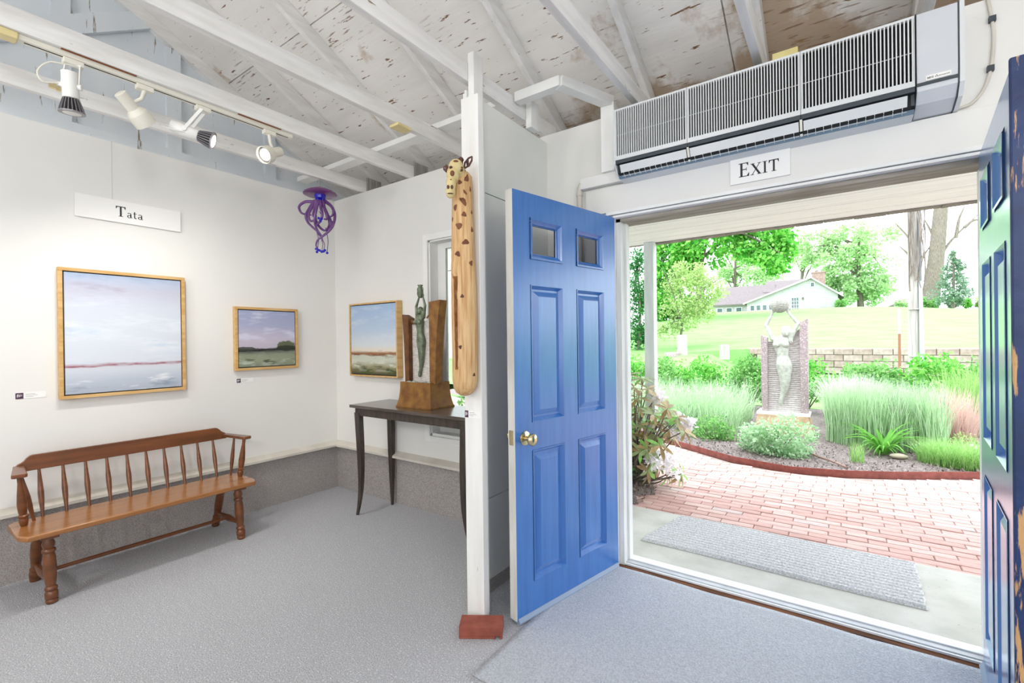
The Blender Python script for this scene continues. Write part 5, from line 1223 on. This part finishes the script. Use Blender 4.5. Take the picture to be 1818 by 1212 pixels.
ribbed(MB(), -0.868, -0.452, 1.275, 1.47, .25, 7.79, 7.83, 40, 0.016, wav=0.25).build('ribbed_plate', mat('ribbed_stone', 'cbc4c1', 0.75, 'b5adaa', 30), t, smooth=50)
S = 0.00178
fig = figure_mesh(1.0, 1.0, [((-78, 0, 538), (-126, -8, 648), (-80, -14, 742), (0.25, 0, 1)), ((46, 0, 538), (98, -8, 660), (36, -14, 745), (-0.25, 0, 1))], (14, -18, 592), 40, S, 0.0062)
put_mesh('figure', fig, m_gfig, t, (-0.655, 7.735, 0.358))
MB().ball((-0.655-26*S, 7.705, 0.358+815*S), .122, 36, 24).build('sphere', mat('textured_sphere', 'a3a299', 0.8, '7f7e76', 30, stretch=(1,1,3), bump=0.8, bscale=60, bdist=0.01), t, smooth=180)

# ------------------------------------------------------------------ bed planting
def clump(name, label, cat, loc, mesh_v, m, child='blades', group=None):
    o = thing(name, label, cat, loc, group=group); quads_mesh(child, mesh_v, m, o, kind='stuff'); return o
def roots(n, x0, x1, y0, y1, z=-.03): return np.stack([rng.uniform(x0, x1, n), rng.uniform(y0, y1, n), np.full(n, z)], 1)
def rroots(n, cx, cy, rx, ry, z=-.03):
    a = rng.uniform(0, 2*PI, n); r = np.sqrt(rng.uniform(0, 1, n)); return np.stack([cx+rx*r*np.cos(a), cy+ry*r*np.sin(a), np.full(n, z)], 1)
R_ = np.concatenate([rroots(3200, .38, 7.45, .55, .42), rroots(400, .86, 7.3, .16, .25)])
g = clump('ornamental_grass', 'broad upright clump of tall green grass right of the garden statue', 'grass', (.42, 7.55, -.03), blades(R_, .72, .28, .009, 2.0, hj=.25), f_grass)
R_ = rroots(120, .5, 7.5, .55, .45); quads_mesh('seed_heads', blades(R_+np.array([0,0,.45]), .30, .35, .005, 1.2, steps=2), mat('seed_head', '8f8a90', 0.8), g, kind='stuff')
clump('meadow_grass', 'arching pale green grass left of the garden statue', 'grass', (-2.2, 8.0, -.03), blades(roots(4200, -3.6, -1.2, 7.1, 8.75), .62, .65, .009, 1.5, hj=.35), f_grass)
clump('variegated_grass', 'white arching grass mound behind the tall green clump', 'grass', (.15, 8.7, 0), blades(rroots(1500, .15, 8.75, .30, .2), .74, .6, .011, 1.7, hj=.25), f_white)
clump('pink_grass', 'reddish pink feathery grass by the right edge of the bed', 'grass', (1.13, 7.95, -.03), blades(rroots(1300, 1.16, 7.95, .20, .35), .58, .45, .006, 1.4, hj=.4), f_pink)
clump('corner_grass', 'yellow green grass behind the pink feathery grass', 'grass', (1.5, 8.8, -.03), blades(rroots(1300, 1.45, 8.85, .30, .25), .8, .35, .009, 1.6, hj=.3), f_grassb)
clump('fine_grass', 'low fine green grass tuft spilling onto the bricks', 'grass', (1.0, 6.6, -.03), blades(rroots(2600, 1.02, 6.66, .34, .24), .24, .8, .004, 1.6, hj=.35), f_grassb)
clump('seedling', 'thin pale seedling in the mulch near the pipe', 'plant', (.146, 6.25, -.03), blades(rroots(60, .146, 6.25, .07, .07), .22, .5, .006, 1.5), f_grassb)
for (c, r, n, lb, mm, sz) in (((-.62, 6.27, .14), (.34, .26, .24), 3600, 'rounded grey-green herb shrub in front of the garden statue', f_mint, .045), ((-1.40, 6.72, .06), (.26, .2, .17), 1500, 'small green herb shrub left of the rounded grey-green one', f_bright, .04), ((1.16, 7.25, .05), (.16, .14, .10), 700, 'low yellow green plant beside the fine grass tuft', f_yell, .03)):
    o = thing('herb_shrub', lb, 'shrub', (c[0], c[1], -.03))
    P, u = blob_points(n, c, r, 26, .10, seed=n); P[:,2] = np.maximum(P[:,2], -.025)
    quads_mesh('foliage', leaves(P, sz, .55, outward=u*0.7), mm, o, kind='stuff')
    b = MB()
    for k in range(9): a = 2*PI*k/9; b.tube([(c[0]+.03*math.cos(a), c[1]+.03*math.sin(a), -.03), (c[0]+r[0]*.6*math.cos(a), c[1]+r[1]*.6*math.sin(a), c[2]+.08)], .004, 5)
    b.build('stems', m_barkd, o, kind='stuff')
# white bedding flowers
o = thing('white_flowers', 'scatter of tiny white flowers on the mulch behind the fine grass', 'flowers', (.95, 7.0, -.03), kind='stuff')
P = rroots(60, .98, 7.0, .30, .18, .10); quads_mesh('blossoms', leaves(P, .03, .9, up=1.2), m_petal, o, kind='stuff'); quads_mesh('stalks', blades(P-np.array([0,0,.13]), .13, .1, .004, 1.2), f_bright, o, kind='stuff')
# daylily: leaves one by one
dl = thing('daylily', 'bright green daylily with long arching leaves in front of the tall grass', 'plant', (.40, 6.86, -.03))
dm_ = []
for L_, dr in ((.50, .55), (.42, .75), (.36, .4), (.30, .95)):
    vs = []; ns = 9
    for i in range(ns+1):
        q = i/ns; x = L_*(.18*q+.62*q**1.6); z = L_*(1.05*q-dr*q**2.3); w = .012*(1-q**3)+.001
        vs += [(x, -w, z+.004), (x, 0, z), (x, w, z+.004)]
    fs = [(3*i+c, 3*i+c+1, 3*i+c+4, 3*i+c+3) for i in range(ns) for c in (0,1)]
    me = bpy.data.meshes.new('leaf'); me.from_pydata(vs, [], fs); me.materials.append(f_lily); me.shade_smooth(); dm_.append(me)
for k in range(90):
    o = bpy.data.objects.new('leaf', random.choice(dm_)); COL.objects.link(o); o.parent = dl
    a = random.uniform(0, 2*PI); rr_ = random.uniform(0, .07); o.location = (rr_*math.cos(a), rr_*math.sin(a), 0); o.rotation_euler = (random.uniform(-.15,.15), random.uniform(-.25,.2), a+random.uniform(-.3,.3)); s_ = random.uniform(.7, 1.15); o.scale = (s_, s_, s_)

# hedge: shrubs in a row
sides = ['between the door frame and the porch post', 'just right of the porch post', 'midway between porch post and garden statue', 'behind the left pillar of the garden statue', 'behind the right pillar of the garden statue', 'behind the white arching grass', 'just right of the utility pole', 'beside the open dark blue door']
for k, x in enumerate((-3.85, -3.1, -2.3, -1.4, -.5, .4, 1.2, 1.9)):
    o = thing('hedge_shrub', 'leafy green hedge shrub '+sides[k], 'shrub', (x, 9.85, -.03), group='hedge shrubs along the back of the bed')
    h = .96+.05*math.sin(k*2.3)
    P, u = blob_points(2900, (x, 9.85, h*.55), (.46, .34, h*.42), 40, .14, seed=50+k); P[:,2] = np.maximum(P[:,2], 0)
    quads_mesh('foliage', leaves(P, .062, .55, outward=u*.6), f_bright if k % 2 else f_maple, o, kind='stuff')
    b = MB()
    for j in range(7): a = 2*PI*j/7; b.tube([(x, 9.85, -.03), (x+.35*math.cos(a), 9.85+.28*math.sin(a), h*.6)], [.014, .006], 5)
    b.build('stems', m_barkd, o, kind='stuff')

# retaining wall of blocks
m_blk1 = mat('wall_block', 'aa9a95', 0.85, '97857f', 9, bump=0.4, bscale=20, bdist=0.01)
m_blk2 = mat('wall_block_pink', 'a28f89', 0.85, '8d7972', 9, bump=0.4, bscale=20, bdist=0.01)
rw = structure(MB().box(-2.10, 7.5, 15.04, 15.11, 0.2, .93).build('wall_retaining', m_blk2))
bx = []
for mm in (m_blk1, m_blk2):
    q = MB(); q.loft([[(-.196+i, yy, -.079+i), (.196-i, yy, -.079+i), (.196-i, yy, .079-i), (-.196+i, yy, .079-i)] for yy, i in ((.10, 0), (-.085, 0), (-.10, .014))])
    me = bpy.data.meshes.new('block'); me.from_pydata(q.v, [], q.f); bb = bmesh.new(); bb.from_mesh(me); bmesh.ops.recalc_face_normals(bb, faces=bb.faces); bb.to_mesh(me); bb.free(); me.materials.append(mm); bx.append(me)
for r in range(4):
    x = -1.93+(.2 if r % 2 else 0)
    while x < 7.2:
        o = bpy.data.objects.new('block', random.choice(bx)); COL.objects.link(o); o.parent = rw; o.location = (x, 14.94+random.uniform(-.008,.008), .935-.165*r); x += .402
# stones and posts on the lawn
for (x, y, z, w, h, mm, lb) in ((-3.83, 14.2, .72, .24, .72, m_polew, 'tall squared granite post under the small pale tree'), (-4.05, 13.9, .70, .36, .22, m_gran, 'low pinkish granite block beside the tall granite post'), (-2.66, 14.2, .72, .22, .42, m_polew, 'short rough granite post alone on the lawn'), (-5.62, 14.2, .70, .26, .80, m_barkd, 'dark granite post before the white house corner')):
    o = MB().loft([[(x-w/2*k, y-w/2*k, zz), (x+w/2*k, y-w/2*k, zz), (x+w/2*k, y+w/2*k, zz), (x-w/2*k, y+w/2*k, zz)] for zz, k in ((z, 1.05), (z+h*.5, 1.0), (z+h*.93, .96), (z+h, .80))]).build('granite_post', mm, origin=(x, y, z), bevel=0.01)
    tag(o, lb, 'post')
# pole, conduit, sign stake
t = thing('utility_pole', 'weathered utility pole with grey conduit and bare vines', 'utility pole', (1.10, 11.0, 0))
MB().lathe([(0, .088), (.3, .084), (1, .076)], (1.095, 11.0, -.05), (1.115, 11.0, 5.2), 20).build('shaft', m_polew, t, smooth=60)
MB().lathe([(0, .032), (.55, .034), (1, .026)], (1.205, 10.90, .0), (1.185, 10.92, 2.30), 12).build('conduit', mat('grey_conduit', 'aab0b8', 0.6), t, smooth=60)
MB().lathe([(0, .022), (1, .022)], (1.185, 10.92, 2.30), (1.175, 10.94, 5.2), 10).build('cable_bundle', mat('dark_cable', '7d8085', 0.7), t, smooth=60)
for z in (.95, 1.80): MB().lathe([(0, .105), (1, .105)], (1.12, 10.985, z), (1.12, 10.985, z+.015), 18).build('strap', m_polew, t)
b = MB(); random.seed(8)
for k in range(14):
    z0 = random.uniform(2.1, 2.6); a = random.uniform(-2.5, -.2); pts = []
    for j in range(9): a += random.uniform(-.5, .5); pts.append((1.15+.12*math.cos(a), 10.97+.12*math.sin(a), z0+j*.3))
    b.tube(catmull(pts, 3), .008, 5)
b.build('vine_stems', m_bark, t, kind='stuff')
t = thing('stake_post', 'thin stake, rusty below and white above, in front of the lawn wall', 'post', (1.10, 13.5, .2))
MB().box(1.075, 1.125, 13.48, 13.52, .15, 1.38).build('lower_post', mat('rusty_post', '8f5f4c', 0.8), t); MB().box(1.078, 1.122, 13.475, 13.525, 1.38, 1.93).build('reflector', m_white, t)

# ------------------------------------------------------------------ trees
def tree(name, label, base, top, r, crowns, leaf, mm, seed, limbs=6, bark=None, trunk_pts=None):
    random.seed(seed); t = thing(name, label, 'tree', base); bark = bark or m_bark
    base, top = Vector(base), Vector(top)
    pts = catmull([base, base.lerp(top, .4)+Vector((random.uniform(-.1,.1), 0, 0)), top], 5); n = len(pts)
    MB().tube(pts, [r*(1.15-.75*i/(n-1)) for i in range(n)], 12).build('trunk', bark, t, smooth=60)
    for c, rad, cnt, nb, br in crowns:
        P, u = blob_points(cnt, c, rad, nb, br, seed=seed+cnt); quads_mesh('crown', leaves(P, leaf, .7, outward=u*.5), mm, t, kind='stuff')
    b = MB()
    for k in range(limbs):
        c, rad = crowns[k % len(crowns)][:2]; e = Vector(c)+Vector((random.uniform(-1,1)*rad[0], random.uniform(-1,1)*rad[1], random.uniform(-.6,1)*rad[2]))
        s_ = base.lerp(top, random.uniform(.4, .95)); mid = s_.lerp(e, .5)+Vector((0, 0, .12*(e-s_).length)); b.tube(catmull([s_, mid, e], 4), [r*.35*(1-.8*i/8)+.005 for i in range(9)], 6)
    b.build('limbs', bark, t, smooth=60, kind='stuff'); return t
tree('maple', 'large dense bright green maple behind the small pale tree', (-7.0, 30, lawn_z(-7, 30)), (-6.8, 30, 8.5), .30, [((-6.6, 30, 7.6), (3.1, 2.2, 2.2), 9000, 46, .55), ((-3.9, 29.5, 6.9), (2.0, 1.6, 1.5), 4200, 26, .5), ((-2.9, 29, 5.4), (.9, .8, .35), 900, 9, .35), ((-8.6, 30, 5.6), (1.4, 1.2, 1.2), 2200, 18, .45), ((-9.6, 30.5, 4.0), (1.2, 1.0, 1.6), 2400, 20, .45), ((-8.4, 31, 3.2), (1.6, 1.0, .9), 1600, 16, .4)], .24, f_maple, 3, 12, m_barkd)
tree('pale_tree', 'small multi-stemmed pale yellow green tree on the lawn', (-4.45, 16, lawn_z(-4.45, 16)), (-4.2, 16, 2.6), .05, [((-4.0, 16, 2.75), (1.0, .8, 1.15), 6500, 60, .22), ((-4.7, 16, 1.6), (.35, .3, .25), 500, 10, .15)], .075, f_yell, 5, 14)
tree('broad_tree', 'wide airy pale green tree right of the cottage', (1.55, 50, 3.2), (1.4, 50, 10), .25, [((1.0, 50, 8.2), (3.4, 2.2, 3.3), 9500, 75, .55), ((1.0, 50, 5.1), (3.0, 1.8, 1.1), 4500, 40, .46), ((-1.6, 50.5, 9.6), (1.7, 1.4, 1.5), 1800, 18, .45)], .235, f_pale, 7, 16)
tree('background_tree', 'faint pale tree rising behind the cottage roof', (-8.8, 52, 3.0), (-8.6, 52, 10), .22, [((-7.6, 52, 7.8), (3.0, 2, 2.6), 5200, 50, .55)], .26, f_pale, 9, 12)
tree('background_tree', 'faint airy tree between the maple and the wide pale tree', (-3.2, 57, 3.0), (-3.1, 57, 11), .2, [((-2.8, 57, 10.0), (2.2, 1.6, 2.0), 1500, 26, .5)], .24, f_pale, 12, 14)
tree('arborvitae', 'narrow dark green evergreen left of the porch post', (-5.84, 16, lawn_z(-5.84, 16)-.05), (-5.84, 16, 4.2), .05, [((-5.84, 16, 1.6), (.32, .3, .75), 1800, 20, .2), ((-5.84, 16, 3.0), (.3, .28, .9), 1800, 20, .2), ((-5.84, 16, 4.1), (.22, .2, .5), 800, 12, .15)], .08, f_dark, 15, 4)
tree('conifer', 'grey green young conifer on the lawn crest', (5.45, 37, 2.9), (5.5, 37, 6.3), .08, [((5.45, 37, 3.7), (.95, .7, .5), 1600, 24, .22), ((5.45, 37, 4.5), (.7, .6, .45), 1200, 18, .2), ((5.47, 37, 5.3), (.45, .4, .4), 700, 12, .16), ((5.5, 37, 6.0), (.15, .15, .3), 200, 5, .1)], .12, f_conif, 17, 8)
# bare old tree with a split trunk
t = thing('old_tree', 'old bare tree with a thick split trunk behind the lawn crest', 'tree', (4.7, 41, 2.9))
MB().tube(catmull([(4.75, 41, 2.8), (5.05, 41, 4.6), (5.25, 41, 6.4), (5.45, 41, 9.0), (5.6, 41, 11)]), [.50-.006*i for i in range(29)], 14).build('trunk', m_bark, t, smooth=60)
MB().tube(catmull([(4.55, 41.1, 2.8), (4.30, 41.1, 4.5), (4.38, 41.1, 6.5), (4.30, 41.1, 10)]), [.24-.004*i for i in range(22)], 12).build('side_trunk', m_bark, t, smooth=60)
b = MB(); random.seed(31)
for s_, e in (((5.2, 41, 6.0), (7.2, 41, 8.9)), ((6.2, 41, 7.6), (6.6, 41, 9.5)), ((5.0, 41, 4.6), (6.6, 41, 5.3)), ((4.35, 41, 6.0), (3.4, 41, 7.4)), ((4.35, 41, 5.0), (5.0, 41, 7.3)), ((4.3, 41, 7), (3.2, 41, 9)), ((5.3, 41, 7), (4.7, 41, 9)), ((6.6, 41, 8.2), (7.6, 41, 8.4))):
    s_, e = Vector(s_), Vector(e); b.tube(catmull([s_, s_.lerp(e, .5)+Vector((random.uniform(-.2,.2), 0, random.uniform(.0,.3))), e], 5), [.11-.008*i for i in range(11)], 7)
b.build('branches', m_bark, t, smooth=60)
for k, (x, z, mm, lb) in enumerate(((4.35, 3.1, f_bright, 'low green bush at the foot of the split bare trunk'), (4.95, 3.05, f_bright, 'second low green bush right of the bare trunk foot'), (5.75, 3.05, f_conif, 'grey green mounded bush under the conifer'), (6.35, 3.0, f_maple, 'bright bush right of the conifer on the crest'), (7.0, 3.0, f_yell, 'yellow green bush farthest right on the crest'), (3.3, 3.1, f_pale, 'pale low bush just right of the utility pole on the crest'), (.1, 3.25, f_bright, 'small bush at the cottage corner'))):
    o = thing('crest_bush', lb, 'bush', (x, 39.3, z-.15)); P, u = blob_points(900, (x, 39.3, z+.3), (.24, .3, .26), 16, .15, seed=80+k); quads_mesh('foliage', leaves(P, .11, .6, outward=u*.5), mm, o, kind='stuff')
    MB().tube([(x, 39.3, z-.2), (x, 39.3, z+.3)], [.05, .02], 6).build('stem', m_barkd, o)

# ------------------------------------------------------------------ cottage and the white house
m_side = mat('white_siding', 'b9b6b8', 0.7, 'aeabad', 2)
m_roof = mat('roof_shingle', '776f6f', 0.9, '665e5e', 8, stretch=(1,1,6))
m_chim = mat('chimney_brick', 'a58f84', 0.9, '8d766b', 9, bump=0.4, bscale=14, bdist=0.02)
m_win = mat('dark_pane', '5c6a70', 0.15)
h = thing('cottage', 'white gabled cottage with brick chimney on the lawn crest', 'house', (-2.5, 40, 3.2))
MB().prism([(-5.85, 3.1), (-.05, 3.1), (-.05, 4.34), (-1.64, 5.56), (-5.85, 3.98)], 'y', 40.0, 47).build('walls', m_side, h)
b = MB()
for k in range(17):
    z = 3.2+.135*k; xl = -5.85 if z < 3.95 else -5.85+(z-3.98)/(5.56-3.98)*4.21; xr = -.05 if z < 4.34 else -.05-(z-4.34)/1.22*1.59
    if xr-xl > .2: b.prism([(xl, z), (xr, z), (xr, z+.125), (xl, z+.125)], 'y', 39.975, 40.0)
b.build('siding_boards', m_side, h, kind='stuff')
for nm, poly in (('roof', [(-1.64, 5.60), (.30, 4.11), (.30, 4.19), (-1.64, 5.69)]), ('roof', [(-1.64, 5.60), (-6.1, 3.93), (-6.1, 4.01), (-1.64, 5.69)])): MB().prism(poly, 'y', 39.8, 47.2).build(nm, m_roof, h)
for poly in ([(-1.64, 5.56), (.26, 4.10), (.26, 4.20), (-1.64, 5.67)], [(-1.64, 5.56), (-6.1, 3.88), (-6.1, 3.99), (-1.64, 5.67)]): MB().prism(poly, 'y', 39.76, 39.80).build('rake_board', m_white, h)
ch = MB().box(-1.70, -.85, 42.4, 43.1, 4.6, 6.25).build('chimney', m_chim, h); MB().box(-1.74, -.81, 42.36, 43.14, 6.20, 6.30).build('chimney_cap', m_chim, ch)
MB().box(-1.5, -1.3, 42.6, 42.8, 6.3, 6.42).build('flue', m_barkd, ch)
def win(x0, x1, z0, z1, y, nx, nz, parent):
    f = MB(); g = .04; f.box(x0-g, x1+g, y-.05, y, z0-g, z0).box(x0-g, x1+g, y-.05, y, z1, z1+g).box(x0-g, x0, y-.05, y, z0, z1).box(x1, x1+g, y-.05, y, z0, z1)
    for i in range(1, nx): q = x0+(x1-x0)*i/nx; f.box(q-.014, q+.014, y-.045, y-.02, z0, z1)
    for j in range(1, nz): q = z0+(z1-z0)*j/nz; f.box(x0, x1, y-.045, y-.02, q-.014, q+.014)
    w = f.build('window', m_white, parent); MB().box(x0, x1, y-.02, y-.012, z0, z1).build('pane', m_win, w)
win(-2.86, -2.42, 3.2, 4.22, 39.97, 3, 4, h); win(-1.66, -1.46, 4.95, 5.25, 39.97, 1, 1, h)
MB().box(-2.2, -2.1, 39.9, 39.97, 4.05, 4.22).build('porch_lamp', m_barkd, h)
MB().box(-3.9, -3.2, 39.93, 39.97, 3.15, 4.05).build('porch_recess', m_win, h)
for k in range(4): win(-5.6+.42*k, -5.34+.42*k, 3.4, 3.78, 39.97, 1, 1, h)
MB().box(-4.12, -3.9, 39.92, 39.99, 3.1, 4.2).build('corner_brick', m_chim, h)
MB().prism([(-9.0, 3.2), (-5.85, 3.2), (-5.85, 4.1), (-9.0, 4.1)], 'y', 43, 47).build('wing_walls', m_side, h)
MB().prism([(43-.3, 4.05), (45.2, 5.75), (47.3, 4.05), (47.3, 4.15), (45.2, 5.85), (42.7, 4.15)], 'x', -9.1, -4.4).build('wing_roof', m_roof, h)
for k in range(3): win(-8.6+.75*k, -8.2+.75*k, 3.4, 3.85, 42.97, 1, 1, h)
MB().prism([(44.0, 5.0), (46, 6.1), (48, 5.0), (48, 5.1), (46, 6.2), (44, 5.1)], 'x', -5.2, -2.3).build('rear_roof', m_roof, h); MB().box(-5.1, -2.4, 44.1, 47.9, 3.2, 5.02).build('rear_walls', m_side, h)
t = thing('shed_roof_building', 'low grey roof peeking over the lawn crest by the pole', 'building', (3.0, 42, 2.9)); MB().prism([(2.1, 3.0), (3.9, 3.0), (3.9, 3.55), (3.5, 3.7), (2.1, 3.1)], 'y', 42, 44).build('roof', m_roof, t)
w = thing('white_house', 'white clapboard house corner seen left of the porch post', 'house', (-12, 18, .8))
MB().box(-16, -8.32, 13.0, 21.95, .5, 5.25).build('walls', m_side, w)
b = MB()
for k in range(30): b.prism([(-8.32, .9+.15*k), (-8.27, .9+.15*k), (-8.29, 1.045+.15*k), (-8.32, 1.045+.15*k)], 'y', 13.0, 21.75)
b.build('clapboards', m_side, w, kind='stuff')
MB().box(-8.34, -8.25, 21.72, 21.98, .5, 4.85).build('corner_board', m_white, w); MB().box(-16.2, -8.15, 12.8, 22.1, 4.85, 5.28).build('eave', m_white, w)
MB().prism([(-16.3, 5.29), (-12.2, 7.4), (-8.1, 5.29)], 'y', 12.7, 22.15).build('roof', m_roof, w)
f = MB().box(-8.28, -8.235, 20.55, 20.62, 2.75, 3.75).box(-8.28, -8.235, 21.13, 21.2, 2.75, 3.75).box(-8.28, -8.235, 20.62, 21.13, 3.68, 3.75).box(-8.28, -8.235, 20.62, 21.13, 2.75, 2.82).box(-8.275, -8.25, 20.62, 21.13, 3.22, 3.26).build('window', m_white, w)
MB().box(-8.28, -8.262, 20.62, 21.13, 2.82, 3.68).build('pane', m_win, f)
# greenery close outside the small window
o = thing('window_shrub', 'green leaves seen low through the window behind the table', 'shrub', (-2.4, 3.5, -.04)); P, u = blob_points(2600, (-2.7, 3.7, .45), (.8, .35, .42), 22, .16, seed=91); P[:,2] = np.maximum(P[:,2], -.03); quads_mesh('foliage', leaves(P, .09, .4, outward=u*.5), f_bright, o, kind='stuff')
MB().tube([(-2.5, 3.6, -.05), (-2.5, 3.6, .6)], [.02, .008], 6).build('stem', m_barkd, o)
structure(MB().box(-20, 20, 2.72, 60, -1.0, -0.26).build('ground', m_lawn))
